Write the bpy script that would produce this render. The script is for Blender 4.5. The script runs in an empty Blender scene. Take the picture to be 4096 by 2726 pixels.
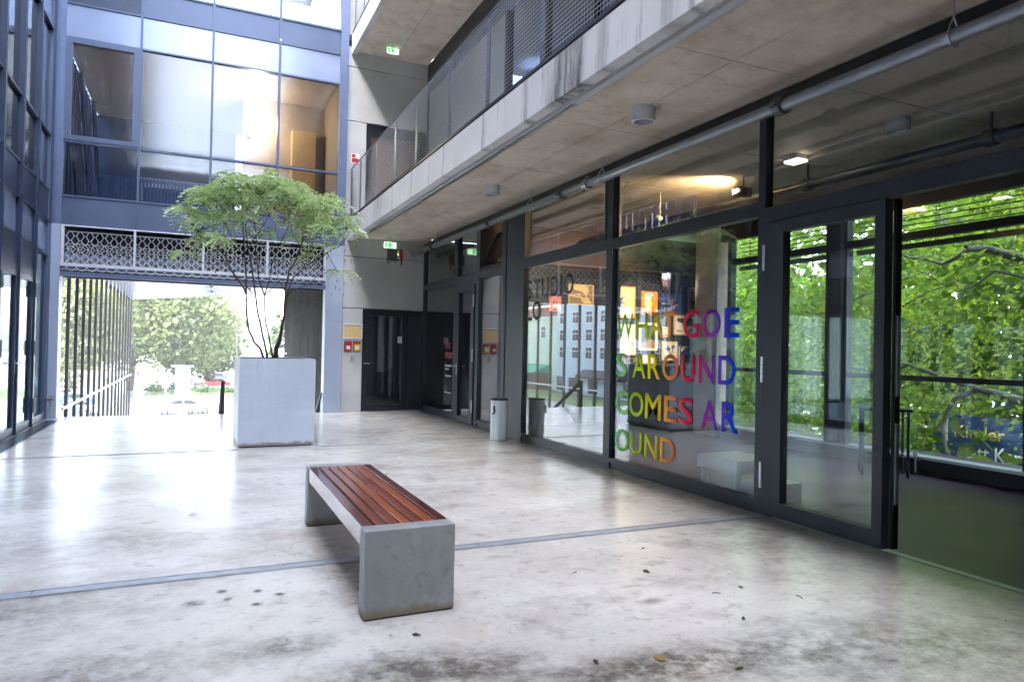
import bpy, math, random
from mathutils import Vector, Matrix
import numpy as np
random.seed(7); np.random.seed(7)
SC = bpy.context.scene
COL = SC.collection
R = math.radians

# ------------------------------------------------------------------ camera, world, sun, exposure
YAW, PITCH, ROLL, EYE = R(24.6), R(0.6), R(1.15), 1.45
fw = Vector((math.sin(YAW)*math.cos(PITCH), math.cos(YAW)*math.cos(PITCH), math.sin(PITCH)))
rt = Vector((math.cos(YAW), -math.sin(YAW), 0)); up = rt.cross(fw)
cr, sr = math.cos(ROLL), math.sin(ROLL)
r2 = rt*cr + up*sr; u2 = up*cr - rt*sr
cam = bpy.data.cameras.new('camera'); cam.lens = 24.26; cam.sensor_width = 36
cam.clip_start = 0.05; cam.clip_end = 2500
co = bpy.data.objects.new('camera', cam); COL.objects.link(co)
M = Matrix((r2, u2, -fw)).transposed().to_4x4(); M.translation = Vector((0, 0, EYE))
co.matrix_world = M
SC.camera = co

W = bpy.data.worlds.new('World'); SC.world = W; W.use_nodes = True
nt = W.node_tree; nt.nodes.clear()
sky = nt.nodes.new('ShaderNodeTexSky'); sky.sky_type = 'NISHITA'; sky.sun_disc = False
SUN_EL, SUN_AZ = R(50), R(-112)          # azimuth clockwise from +Y
sky.sun_elevation = SUN_EL; sky.sun_rotation = SUN_AZ
sky.air_density = 1.0; sky.dust_density = 3.5; sky.ozone_density = 1.2
bg = nt.nodes.new('ShaderNodeBackground'); bg.inputs[1].default_value = 0.15
ow = nt.nodes.new('ShaderNodeOutputWorld')
hs = nt.nodes.new('ShaderNodeHueSaturation'); hs.inputs['Saturation'].default_value = .58
nt.links.new(sky.outputs[0], hs.inputs['Color']); nt.links.new(hs.outputs[0], bg.inputs[0]); nt.links.new(bg.outputs[0], ow.inputs[0])
sl = bpy.data.lights.new('sun', 'SUN'); sl.energy = 1.2; sl.angle = R(25); sl.color = (1.0, .96, .9)
so = bpy.data.objects.new('sun', sl); COL.objects.link(so)
sd = Vector((math.sin(SUN_AZ)*math.cos(SUN_EL), math.cos(SUN_AZ)*math.cos(SUN_EL), math.sin(SUN_EL)))
so.rotation_euler = (-sd).to_track_quat('-Z', 'Y').to_euler(); so.location = (0, 0, 30)
SC.view_settings.view_transform = 'Standard'; SC.view_settings.look = 'None'
SC.view_settings.exposure = 4.3; SC.view_settings.gamma = 1.0
SC.cycles.max_bounces = 10; SC.cycles.transparent_max_bounces = 32
SC.cycles.diffuse_bounces = 5; SC.cycles.glossy_bounces = 5; SC.cycles.transmission_bounces = 6
SC.cycles.sample_clamp_indirect = 6.0; SC.cycles.caustics_reflective = False

# ------------------------------------------------------------------ materials
MT = {}
def node(nt, t, **k):
    n = nt.nodes.new(t)
    for a, v in k.items(): setattr(n, a, v)
    return n
def pm(name, col, rough=.5, metal=0, spec=.5, var=.12, vs=6.0, bump=0, bs=60, rv=.08, stretch=(1,1,1), emit=None, es=0, coat=0):
    if rough-rv < .28 < rough+rv: rough, rv = (max(rough, .32), .03) if rough >= .25 else (min(rough, .24), .03)
    m = bpy.data.materials.new(name); m.use_nodes = True; n = m.node_tree
    b = n.nodes['Principled BSDF']; L = n.links
    tc = node(n, 'ShaderNodeTexCoord'); mp = node(n, 'ShaderNodeMapping'); mp.inputs['Scale'].default_value = stretch
    L.new(tc.outputs['Object'], mp.inputs[0])
    no = node(n, 'ShaderNodeTexNoise'); no.inputs['Scale'].default_value = vs; no.inputs['Detail'].default_value = 6
    L.new(mp.outputs[0], no.inputs['Vector'])
    cr_ = node(n, 'ShaderNodeValToRGB'); e = cr_.color_ramp.elements
    e[0].position = .3; e[1].position = .7
    e[0].color = (*[c*(1-var) for c in col], 1); e[1].color = (*[min(1, c*(1+var)) for c in col], 1)
    L.new(no.outputs['Fac'], cr_.inputs[0]); L.new(cr_.outputs[0], b.inputs['Base Color'])
    mr = node(n, 'ShaderNodeMapRange'); mr.inputs['To Min'].default_value = max(.02, rough-rv); mr.inputs['To Max'].default_value = min(1, rough+rv)
    L.new(no.outputs['Fac'], mr.inputs['Value']); L.new(mr.outputs[0], b.inputs['Roughness'])
    b.inputs['Metallic'].default_value = metal; b.inputs['Specular IOR Level'].default_value = spec
    b.inputs['Coat Weight'].default_value = coat; b.inputs['Coat Roughness'].default_value = .08
    if bump:
        n2 = node(n, 'ShaderNodeTexNoise'); n2.inputs['Scale'].default_value = bs; n2.inputs['Detail'].default_value = 4
        L.new(mp.outputs[0], n2.inputs['Vector'])
        bp = node(n, 'ShaderNodeBump'); bp.inputs['Strength'].default_value = bump; bp.inputs['Distance'].default_value = .01
        L.new(n2.outputs['Fac'], bp.inputs['Height']); L.new(bp.outputs[0], b.inputs['Normal'])
    if emit:
        b.inputs['Emission Color'].default_value = (*emit, 1); b.inputs['Emission Strength'].default_value = es
    MT[name] = m
    return m
def layered(name, base, layers, rough=.6, spec=.4, bump=.25, bs=90, rough2=None, wet=None, dirt_shade=None, dst=(.8,1.3,1), dcol=(.085,.072,.055), zdirt=None):
    """concrete: base colour pair, then stain layers (colour, scale, stretch, lo, hi, strength)"""
    m = bpy.data.materials.new(name); m.use_nodes = True; n = m.node_tree; L = n.links
    b = n.nodes['Principled BSDF']; tc = node(n, 'ShaderNodeTexCoord')
    def noise(scale, stretch=(1,1,1), det=8, off=0, ro=.55):
        mp = node(n, 'ShaderNodeMapping'); mp.inputs['Scale'].default_value = stretch; mp.inputs['Location'].default_value = (off, off*1.7, off*.6)
        L.new(tc.outputs['Object'], mp.inputs[0])
        t = node(n, 'ShaderNodeTexNoise'); t.inputs['Scale'].default_value = scale; t.inputs['Detail'].default_value = det; t.inputs['Roughness'].default_value = ro
        L.new(mp.outputs[0], t.inputs['Vector']); return t.outputs['Fac']
    r0 = node(n, 'ShaderNodeValToRGB'); r0.color_ramp.elements[0].position = .32; r0.color_ramp.elements[1].position = .68
    r0.color_ramp.elements[0].color = (*base[0], 1); r0.color_ramp.elements[1].color = (*base[1], 1)
    L.new(noise(1.3), r0.inputs[0]); cur = r0.outputs[0]
    for i, (c, sc, st, lo, hi, s) in enumerate(layers):
        mr = node(n, 'ShaderNodeMapRange', clamp=True); mr.inputs['From Min'].default_value = lo; mr.inputs['From Max'].default_value = hi
        mr.inputs['To Max'].default_value = s
        L.new(noise(sc, st, off=3.1*i+1, ro=.65), mr.inputs['Value'])
        mx = node(n, 'ShaderNodeMix', data_type='RGBA'); L.new(mr.outputs[0], mx.inputs[0])
        L.new(cur, mx.inputs[6]); mx.inputs[7].default_value = (*c, 1); cur = mx.outputs[2]
    if dirt_shade:      # dirty zones, on the floor also painted-in shade and edge darkening: list of (x, y, rx, ry, strength)
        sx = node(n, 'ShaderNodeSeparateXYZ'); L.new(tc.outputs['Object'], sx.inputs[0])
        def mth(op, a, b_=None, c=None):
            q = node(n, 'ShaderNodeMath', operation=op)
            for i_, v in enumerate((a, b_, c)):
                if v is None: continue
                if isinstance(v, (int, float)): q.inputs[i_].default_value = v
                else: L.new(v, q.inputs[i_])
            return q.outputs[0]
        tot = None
        for (dx, dy, rx, ry, st) in dirt_shade:
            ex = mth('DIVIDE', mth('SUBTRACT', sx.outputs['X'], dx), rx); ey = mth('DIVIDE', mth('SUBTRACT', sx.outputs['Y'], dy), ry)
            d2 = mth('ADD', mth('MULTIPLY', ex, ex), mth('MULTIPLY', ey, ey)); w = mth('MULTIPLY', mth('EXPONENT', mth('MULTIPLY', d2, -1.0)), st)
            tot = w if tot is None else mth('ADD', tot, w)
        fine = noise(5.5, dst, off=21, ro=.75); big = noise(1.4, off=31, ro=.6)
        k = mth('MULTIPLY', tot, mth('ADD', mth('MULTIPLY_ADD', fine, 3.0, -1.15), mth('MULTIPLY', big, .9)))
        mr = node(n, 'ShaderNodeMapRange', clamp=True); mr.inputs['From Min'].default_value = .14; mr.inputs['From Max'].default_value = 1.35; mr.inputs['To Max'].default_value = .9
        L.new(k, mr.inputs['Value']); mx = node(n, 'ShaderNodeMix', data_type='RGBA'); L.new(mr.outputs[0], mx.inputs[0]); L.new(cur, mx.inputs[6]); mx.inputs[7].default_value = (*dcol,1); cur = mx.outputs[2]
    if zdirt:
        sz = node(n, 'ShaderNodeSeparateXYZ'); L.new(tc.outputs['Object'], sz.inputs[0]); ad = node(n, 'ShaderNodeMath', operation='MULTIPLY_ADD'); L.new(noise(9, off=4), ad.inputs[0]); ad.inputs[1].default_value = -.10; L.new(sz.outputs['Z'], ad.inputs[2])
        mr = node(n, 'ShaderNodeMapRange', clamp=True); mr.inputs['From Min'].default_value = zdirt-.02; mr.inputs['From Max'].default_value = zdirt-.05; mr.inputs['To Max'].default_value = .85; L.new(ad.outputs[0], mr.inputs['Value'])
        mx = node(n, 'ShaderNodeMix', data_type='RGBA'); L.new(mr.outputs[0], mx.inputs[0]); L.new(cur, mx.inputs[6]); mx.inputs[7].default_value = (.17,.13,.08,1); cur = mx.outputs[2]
    L.new(cur, b.inputs['Base Color'])
    b.inputs['Specular IOR Level'].default_value = spec
    mr = node(n, 'ShaderNodeMapRange', clamp=True); mr.inputs['From Min'].default_value = .38; mr.inputs['From Max'].default_value = .62
    mr.inputs['To Min'].default_value = rough; mr.inputs['To Max'].default_value = rough2 or rough+.15
    L.new(noise(wet or 1.1, off=9), mr.inputs['Value']); L.new(mr.outputs[0], b.inputs['Roughness'])
    bp = node(n, 'ShaderNodeBump'); bp.inputs['Strength'].default_value = bump; bp.inputs['Distance'].default_value = .006
    L.new(noise(bs, det=5), bp.inputs['Height']); L.new(bp.outputs[0], b.inputs['Normal'])
    MT[name] = m; return m
def glass(name, tint=(.86,.93,.92), f0=.06, rough=.01, power=4.5, streak=0):
    m = bpy.data.materials.new(name); m.use_nodes = True; n = m.node_tree; L = n.links; n.nodes.clear()
    g = node(n, 'ShaderNodeNewGeometry'); dp = node(n, 'ShaderNodeVectorMath', operation='DOT_PRODUCT')
    L.new(g.outputs['Incoming'], dp.inputs[0]); L.new(g.outputs['Normal'], dp.inputs[1])
    ab = node(n, 'ShaderNodeMath', operation='ABSOLUTE'); L.new(dp.outputs['Value'], ab.inputs[0])
    s1 = node(n, 'ShaderNodeMath', operation='SUBTRACT'); s1.inputs[0].default_value = 1; L.new(ab.outputs[0], s1.inputs[1])
    p1 = node(n, 'ShaderNodeMath', operation='POWER'); L.new(s1.outputs[0], p1.inputs[0]); p1.inputs[1].default_value = power
    m1 = node(n, 'ShaderNodeMath', operation='MULTIPLY_ADD'); L.new(p1.outputs[0], m1.inputs[0]); m1.inputs[1].default_value = 1-f0; m1.inputs[2].default_value = f0
    fac = m1.outputs[0]
    tr = node(n, 'ShaderNodeBsdfTransparent'); tr.inputs[0].default_value = (*tint, 1)
    gl = node(n, 'ShaderNodeBsdfGlossy'); gl.inputs['Roughness'].default_value = rough
    if streak:
        tc = node(n, 'ShaderNodeTexCoord'); mp = node(n, 'ShaderNodeMapping'); mp.inputs['Scale'].default_value = (60, 60, 5)
        L.new(tc.outputs['Object'], mp.inputs[0]); no = node(n, 'ShaderNodeTexNoise'); no.inputs['Scale'].default_value = 1; no.inputs['Detail'].default_value = 5
        L.new(mp.outputs[0], no.inputs['Vector']); bp = node(n, 'ShaderNodeBump'); bp.inputs['Strength'].default_value = streak; bp.inputs['Distance'].default_value = .004
        L.new(no.outputs['Fac'], bp.inputs['Height']); L.new(bp.outputs[0], gl.inputs['Normal'])
    mx = node(n, 'ShaderNodeMixShader'); L.new(fac, mx.inputs[0]); L.new(tr.outputs[0], mx.inputs[1]); L.new(gl.outputs[0], mx.inputs[2])
    o = node(n, 'ShaderNodeOutputMaterial'); L.new(mx.outputs[0], o.inputs[0]); MT[name] = m; return m
def leafmat(name, c1, c2, trans=.45, rough=.4, spec=.4):
    m = bpy.data.materials.new(name); m.use_nodes = True; n = m.node_tree; L = n.links; n.nodes.clear()
    g = node(n, 'ShaderNodeNewGeometry'); cr_ = node(n, 'ShaderNodeValToRGB')
    cr_.color_ramp.elements[0].color = (*c1, 1); cr_.color_ramp.elements[1].color = (*c2, 1)
    L.new(g.outputs['Random Per Island'], cr_.inputs[0])
    b = node(n, 'ShaderNodeBsdfPrincipled'); b.inputs['Roughness'].default_value = rough; b.inputs['Specular IOR Level'].default_value = spec
    L.new(cr_.outputs[0], b.inputs['Base Color'])
    t = node(n, 'ShaderNodeBsdfTranslucent'); 
    mu = node(n, 'ShaderNodeMix', data_type='RGBA', blend_type='MULTIPLY'); mu.inputs[0].default_value = 1
    L.new(cr_.outputs[0], mu.inputs[6]); mu.inputs[7].default_value = (1.9, 1.75, 1.3, 1); L.new(mu.outputs[2], t.inputs[0])
    mx = node(n, 'ShaderNodeMixShader'); mx.inputs[0].default_value = trans
    L.new(b.outputs[0], mx.inputs[1]); L.new(t.outputs[0], mx.inputs[2])
    o = node(n, 'ShaderNodeOutputMaterial'); L.new(mx.outputs[0], o.inputs[0]); MT[name] = m; return m
def emis(name, col, s):
    return pm(name, col, .5, emit=col, es=s, var=.02)

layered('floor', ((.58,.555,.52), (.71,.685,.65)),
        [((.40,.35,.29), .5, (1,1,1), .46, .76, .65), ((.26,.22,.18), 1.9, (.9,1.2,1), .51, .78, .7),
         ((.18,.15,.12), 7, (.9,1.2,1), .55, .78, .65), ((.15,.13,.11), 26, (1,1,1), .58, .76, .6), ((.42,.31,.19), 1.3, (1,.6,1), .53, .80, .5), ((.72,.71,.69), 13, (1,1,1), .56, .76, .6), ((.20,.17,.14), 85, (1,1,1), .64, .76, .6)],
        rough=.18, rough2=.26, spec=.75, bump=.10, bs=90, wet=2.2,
        dirt_shade=[(.41,3.45,.24,.14,1.15),(1.2,2.93,.36,.2,1.05),(.8,3.02,.4,.2,.95),(-1.35,7.45,.6,.6,.72),(-.9,4.45,.5,.45,.88),(-.45,3.45,.45,.3,1.05),(2.05,2.58,.36,.2,1.15),(.92,4.45,.22,.85,.85),(1.6,2.65,.4,.15,.95),(3.45,2.25,.9,.5,.95),(2.6,2.5,.5,.3,.7),(-1.0,5.8,.6,.6,.66),(-.2,7.9,.8,.5,.5),(-.1,5.6,.6,.35,.5),(4.35,7.5,.28,5,.55),(3.9,4.0,.5,.8,.6),(.02,4.22,.05,.045,2.2),(.17,4.36,.03,.028,2),(.2,4.22,.028,.03,2),(.34,4.08,.03,.026,2),(.36,4.3,.024,.03,1.8),(.47,4.2,.03,.025,2),(2.9,3.9,.12,.05,.9),(2.45,3.3,.10,.05,.9)], dst=(1.6,1.8,1))  # stains, plus bench shade and darker near edges painted into the colour
layered('soffit', ((.60,.51,.42), (.76,.67,.58)),
        [((.30,.19,.10), 1.9, (1,.8,1), .48, .76, .6), ((.22,.15,.10), 5.5, (.7,1.6,1), .55, .78, .55), ((.15,.12,.10), 24, (1,1,1), .60, .74, .6), ((.52,.50,.47), 3.1, (1,.4,1), .58, .8, .4)],
        rough=.45, rough2=.65, spec=.35, bump=.12, bs=30)
layered('fascia', ((.60,.61,.63), (.72,.73,.75)),
        [((.09,.085,.09), 1.0, (3,3,.35), .585, .72, .85), ((.30,.29,.29), 6, (2,2,.3), .58, .7, .4), ((.20,.19,.18), 40, (1,1,1), .68, .75, .5)],
        rough=.5, spec=.35, bump=.2, bs=40, dst=(1,2.4,.22), dcol=(.03,.03,.035),
        dirt_shade=[(2.93,4.75,9,.10,.75),(2.93,5.45,9,.30,1.15),(2.93,5.15,9,.12,.9),(2.93,6.2,9,.08,.9),(2.93,7.3,9,.06,.85),(2.93,8.7,9,.05,.75),(2.93,3.9,9,.12,.7),(2.93,10.2,9,.06,.6),(2.93,12.4,9,.5,.55),(2.93,14,9,.5,.6)])
layered('wallconc', ((.40,.40,.40), (.52,.52,.515)),
        [((.27,.25,.22), 1.4, (1,1,.6), .56, .76, .6), ((.58,.58,.58), 3, (1,1,.5), .6, .8, .4), ((.25,.24,.23), 50, (1,1,1), .68, .75, .4)],
        rough=.45, spec=.35, bump=.12, bs=50)
layered('benchconc', ((.20,.21,.215), (.32,.33,.33)),
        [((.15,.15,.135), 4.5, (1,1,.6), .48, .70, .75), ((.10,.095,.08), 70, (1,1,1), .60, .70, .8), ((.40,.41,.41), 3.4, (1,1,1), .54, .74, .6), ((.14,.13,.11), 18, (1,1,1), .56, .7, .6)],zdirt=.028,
        rough=.35, rough2=.55, spec=.45, bump=.12, bs=60)
layered('intfloor', ((.080,.045,.10), (.115,.07,.14)), [((.08,.08,.095), 1.5, (1,2,1), .52, .7, .5)], rough=.285, rough2=.34, spec=.2, bump=.04, bs=20)
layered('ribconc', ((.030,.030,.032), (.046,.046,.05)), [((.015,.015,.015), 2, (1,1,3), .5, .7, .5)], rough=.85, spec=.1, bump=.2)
pm('frame', (.020,.024,.034), .42, var=.15, bump=.1, bs=200, vs=3, rv=.1)
pm('frame_dark', (.010,.012,.017), .4, var=.15)
pm('door_black', (.008,.012,.019), .3, var=.2)
pm('bluegrey', (.078,.105,.18), .38, metal=.25, var=.12, vs=1.6, rv=.1, stretch=(1,1,.5))
pm('bluepost', (.12,.155,.26), .35, metal=.3, var=.08)
pm('bluedark', (.024,.037,.08), .35, metal=.2, var=.15, vs=2)
pm('palepanel', (.27,.32,.46), .22, metal=.25, var=.05, vs=2)
pm('column', (.38,.44,.56), .35, metal=.35, var=.05, vs=2)
pm('steel', (.50,.52,.55), .3, metal=.85, var=.1, vs=8)
pm('gal', (.60,.63,.69), .38, metal=.3, var=.08, vs=25)
pm('railmetal', (.11,.125,.155), .35, metal=.6, var=.1)
pm('wire', (.62,.65,.70), .3, metal=.8, var=.03)
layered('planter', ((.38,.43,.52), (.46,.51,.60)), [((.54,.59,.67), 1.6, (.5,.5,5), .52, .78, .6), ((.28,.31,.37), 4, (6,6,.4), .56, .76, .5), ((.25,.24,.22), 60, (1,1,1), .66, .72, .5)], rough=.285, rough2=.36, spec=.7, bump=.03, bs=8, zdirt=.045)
pm('strip', (.42,.45,.50), .26, metal=.35, var=.12, vs=9)
pm('grate', (.10,.12,.16), .35, metal=.6)
pm('wood_red', (.21,.034,.020), .2, var=.3, vs=5, stretch=(14,1,14), coat=.7, spec=.5, bump=.05, bs=30)
pm('wood_orange', (.34,.075,.026), .22, var=.3, vs=5, stretch=(14,1,14), coat=.7, spec=.5, bump=.05, bs=30)
pm('wood_dark', (.10,.018,.020), .18, var=.25, vs=5, stretch=(14,1,14), coat=.8, spec=.5)
pm('pvc_white', (.62,.65,.70), .35, var=.04)
pm('bin', (.60,.62,.66), .3, metal=.2, var=.04, vs=3)
pm('pipe', (.26,.28,.31), .34, metal=.7, var=.16, vs=30, stretch=(1,.2,1))
pm('pipe_dark', (.10,.11,.115), .4, metal=.6, var=.1)
pm('black', (.012,.013,.016), .5)
pm('blackwall', (.018,.017,.018), .55, var=.25, vs=3)
pm('counter', (.03,.045,.07), .5, var=.15)
pm('brownwall', (.10,.055,.035), .6, var=.2)
pm('panelgrey', (.50,.53,.54), .4, var=.05, vs=1.5)
pm('bark', (.055,.028,.020), .6, var=.35, vs=25, bump=.4, bs=80)
pm('barkplane', (.10,.10,.075), .6, var=.45, vs=5, bump=.3)
pm('barkfar', (.10,.09,.07), .8, var=.2)
pm('soil', (.05,.035,.022), .9, var=.4, bump=.6)
pm('red', (.45,.02,.035), .3, var=.05); pm('yellow', (.70,.42,.01), .3, var=.05); pm('white', (.75,.75,.75), .4, var=.03)
pm('plan', (.62,.46,.22), .4, var=.1, vs=30); pm('plan_ink', (.16,.10,.05), .5); pm('plan_green', (.05,.16,.04), .5)
pm('grey', (.30,.31,.33), .4); pm('darkgrey', (.05,.055,.065), .45)
emis('exit_green', (.005,.42,.05), .13); emis('exit_white', (.75,1.0,.75), .12); emis('led', (.6,1.0,.05), .5)
emis('warmlamp', (1.0,.72,.36), 2.0); emis('tube', (1.0,.86,.66), .8); emis('downlight', (1.0,.9,.75), 3.0)
pm('orangewall', (.62,.40,.13), .6, var=.08); pm('tanwall', (.30,.225,.165), .6, var=.1)
pm('asphalt', (.085,.09,.10), .25, var=.2, vs=2, rv=.12); pm('pave', (.22,.22,.22), .45, var=.1, vs=1); pm('grass', (.075,.115,.03), .8, var=.35, vs=2)
pm('ground', (.12,.12,.12), .6, var=.1, vs=.3)
pm('render_white', (.62,.62,.62), .7, var=.04, vs=.5); pm('render_beige', (.58,.54,.46), .7, var=.04, vs=.5)
pm('render_blue', (.40,.52,.60), .7, var=.04, vs=.5); pm('render_green', (.48,.60,.46), .7, var=.05, vs=.5); pm('roof_red', (.20,.07,.05), .7)
pm('windowpale', (.40,.44,.48), .2, var=.1); pm('windowdark', (.04,.05,.065), .12, var=.2)
pm('car_white', (.70,.70,.70), .25, coat=.6, var=.02); pm('car_red', (.55,.03,.03), .25, coat=.6, var=.02); pm('car_blue', (.04,.16,.42), .25, coat=.6, var=.02)
pm('car_yellow', (.72,.45,.02), .25, coat=.6, var=.02); pm('car_glass', (.03,.035,.04), .08); pm('tyre', (.02,.02,.02), .8); pm('car_dark', (.05,.055,.065), .25, coat=.6)
pm('poster', (.52,.46,.48), .5, var=.4, vs=1.6); pm('sign_blue', (.02,.06,.22), .4, var=.05); pm('lawn_hedge', (.05,.09,.025), .8, var=.4, vs=4)
leafmat('leaf_sumac', (.22,.33,.19), (.38,.50,.26), .42, .33, 1.0)
leafmat('leaf_sumac_dry', (.20,.13,.05), (.32,.22,.09), .2, .6, .2)
leafmat('leaf_plane', (.07,.13,.012), (.28,.38,.038), .55, .42, .45)
leafmat('leaf_plane_back', (.06,.13,.02), (.15,.25,.04), .5, .6, .3)
leafmat('leaf_far', (.10,.145,.055), (.20,.24,.10), .4, .6, .25)
leafmat('leaf_far_dark', (.04,.075,.03), (.09,.14,.06), .35, .7, .2)
glass('glass', (.90,.95,.94), .055)
glass('glass_shop', (.90,.93,.93), .105, power=3.2)
glass('glass_dark', (.52,.58,.68), .075, power=4.3, streak=.18)
glass('glass_left', (.42,.52,.58), .12, streak=.03)
glass('cover_clear', (.85,.85,.88), .05)

# ------------------------------------------------------------------ mesh builder
class MB:
    def __init__(s): s.v = []; s.f = []; s.sm = []
    def box(s, x0, x1, y0, y1, z0, z1):
        n = len(s.v); s.v += [(x0,y0,z0),(x1,y0,z0),(x1,y1,z0),(x0,y1,z0),(x0,y0,z1),(x1,y0,z1),(x1,y1,z1),(x0,y1,z1)]
        s.f += [tuple(n+i for i in q) for q in ((3,2,1,0),(4,5,6,7),(0,1,5,4),(1,2,6,5),(2,3,7,6),(3,0,4,7))]; return s
    def poly(s, pts): n = len(s.v); s.v += [tuple(p) for p in pts]; s.f.append(tuple(range(n, n+len(pts)))); return s
    def prism(s, pts, d):
        """pts: ring of 3D points, d: extrusion vector"""
        n = len(s.v); k = len(pts); d = Vector(d)
        s.v += [tuple(p) for p in pts]+[tuple(Vector(p)+d) for p in pts]
        s.f.append(tuple(range(n+k-1, n-1, -1))); s.f.append(tuple(range(n+k, n+2*k)))
        for i in range(k): j = (i+1) % k; s.f.append((n+i, n+j, n+k+j, n+k+i))
        return s
    def tube(s, pts, rad, n=8, cap=True):
        pts = [Vector(p) for p in pts]; m = len(pts)
        rad = rad if isinstance(rad, (list, tuple)) else [rad]*m
        base = len(s.v); prev = None
        for i, p in enumerate(pts):
            t = (pts[min(i+1, m-1)]-pts[max(i-1, 0)]).normalized()
            if prev is None: a = t.orthogonal().normalized()
            else:
                a = prev - t*prev.dot(t); a = a.normalized() if a.length > 1e-6 else t.orthogonal().normalized()
            prev = a; b = t.cross(a)
            for k in range(n):
                an = 2*math.pi*k/n; s.v.append(tuple(p+(a*math.cos(an)+b*math.sin(an))*rad[i]))
        for i in range(m-1):
            for k in range(n):
                k2 = (k+1) % n; s.f.append((base+i*n+k, base+i*n+k2, base+(i+1)*n+k2, base+(i+1)*n+k))
        if cap: s.f.append(tuple(base+k for k in range(n-1, -1, -1))); s.f.append(tuple(base+(m-1)*n+k for k in range(n)))
        return s
    def ring(s, c, ax, r, rr, n=20, m=5):
        c = Vector(c); ax = Vector(ax).normalized(); a = ax.orthogonal().normalized(); b = ax.cross(a)
        pts = [c+(a*math.cos(2*math.pi*i/n)+b*math.sin(2*math.pi*i/n))*r for i in range(n+1)]
        return s.tube(pts, rr, m, False)
    def mesh(s, name):
        me = bpy.data.meshes.new(name); me.from_pydata(s.v, [], s.f); me.update(); return me
    def build(s, name, mat, par=None, smooth=False, bevel=0, **k):
        return link(s.mesh(name), name, mat, par, smooth, bevel, **k)
ORI = {}
def link(me, name, mat, par=None, smooth=False, bevel=0, **k):
    if mat is not None and not me.materials: me.materials.append(MT[mat])
    if smooth: me.polygons.foreach_set('use_smooth', [True]*len(me.polygons))
    o = bpy.data.objects.new(name, me); COL.objects.link(o)
    if par is not None:
        o.parent = par; o.location = -ORI.get(par.name, Vector())
    if bevel:
        b = o.modifiers.new('bevel', 'BEVEL'); b.width = bevel; b.segments = 2; b.limit_method = 'ANGLE'
    ORI[o.name] = Vector()
    tag(o, **k); return o
def tag(o, label=None, cat=None, group=None, kind=None):
    if label: o['label'] = label
    if cat: o['category'] = cat
    if group: o['group'] = group
    if kind: o['kind'] = kind
    return o
def thing(name, label, cat, loc=(0,0,0), group=None):
    o = bpy.data.objects.new(name, None); COL.objects.link(o); o.location = loc; o.empty_display_size = .2
    ORI[o.name] = Vector(loc); return tag(o, label, cat, group)
def B(*a): return MB().box(*a)
def struct(name, mb, mat, **k): return mb.build(name, mat, None, kind='structure', **k)
def copy_tree(o, par=None):
    c = o.copy(); COL.objects.link(c)
    if par is not None: c.parent = par
    ORI[c.name] = ORI.get(o.name, Vector()).copy()
    for ch in o.children: copy_tree(ch, c)
    return c
def text_mesh(s, name='lettering'):
    cu = bpy.data.curves.new(name, 'FONT'); cu.body = s; cu.extrude = 0; cu.offset = .012; cu.resolution_u = 4
    o = bpy.data.objects.new(name, cu); me = bpy.data.meshes.new_from_object(o)
    bpy.data.objects.remove(o); bpy.data.curves.remove(cu); return me
def text_on(me, origin, ux, uy, w, h, thick=.002):
    """fit flat text mesh to a w x h rectangle with lower-left at origin, axes ux, uy; gives it real thickness"""
    vs = [v.co.copy() for v in me.vertices]; x0 = min(v.x for v in vs); x1 = max(v.x for v in vs); y0 = min(v.y for v in vs); y1 = max(v.y for v in vs)
    o = Vector(origin); ux = Vector(ux); uy = Vector(uy); n = ux.cross(uy)
    sw = w/(x1-x0); sh = h/max(1e-6, (y1-y0)) if h else sw
    import bmesh
    for v in me.vertices: v.co = o+ux*((v.co.x-x0)*sw)+uy*((v.co.y-y0)*sh)
    bm = bmesh.new(); bm.from_mesh(me)
    r = bmesh.ops.extrude_face_region(bm, geom=list(bm.faces))
    bmesh.ops.translate(bm, vec=n*thick, verts=[g for g in r['geom'] if isinstance(g, bmesh.types.BMVert)])
    bm.to_mesh(me); bm.free(); return me

XF, YB, XL = 4.65, 15.05, -2.45

# ================================================================== SETTING: street, ground
struct('terrain', MB().poly([(-260,-60,-5.62),(260,-60,-5.62),(260,430,-5.62),(-260,430,-5.62)]), 'ground')
struct('road', B(-200, 120, 62, 82.5, -5.6, -5.5), 'asphalt')
struct('side_road', B(-34, -6, 82.51, 400, -5.6, -5.504), 'asphalt')
struct('cross_road', B(-5.9, 140, 112, 126, -5.6, -5.5), 'asphalt')
struct('pavement', B(-5.9, 120, 82.51, 93, -5.6, -5.38), 'pave')
struct('lawn', B(-5.9, 60, 93.01, 111.9, -5.6, -5.36), 'grass')
struct('lawn', B(-44, -34.2, 60, 120, -5.6, -5.42), 'grass')
struct('lawn', B(-42, -8, 36, 61.9, -5.6, -5.45), 'grass')

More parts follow.
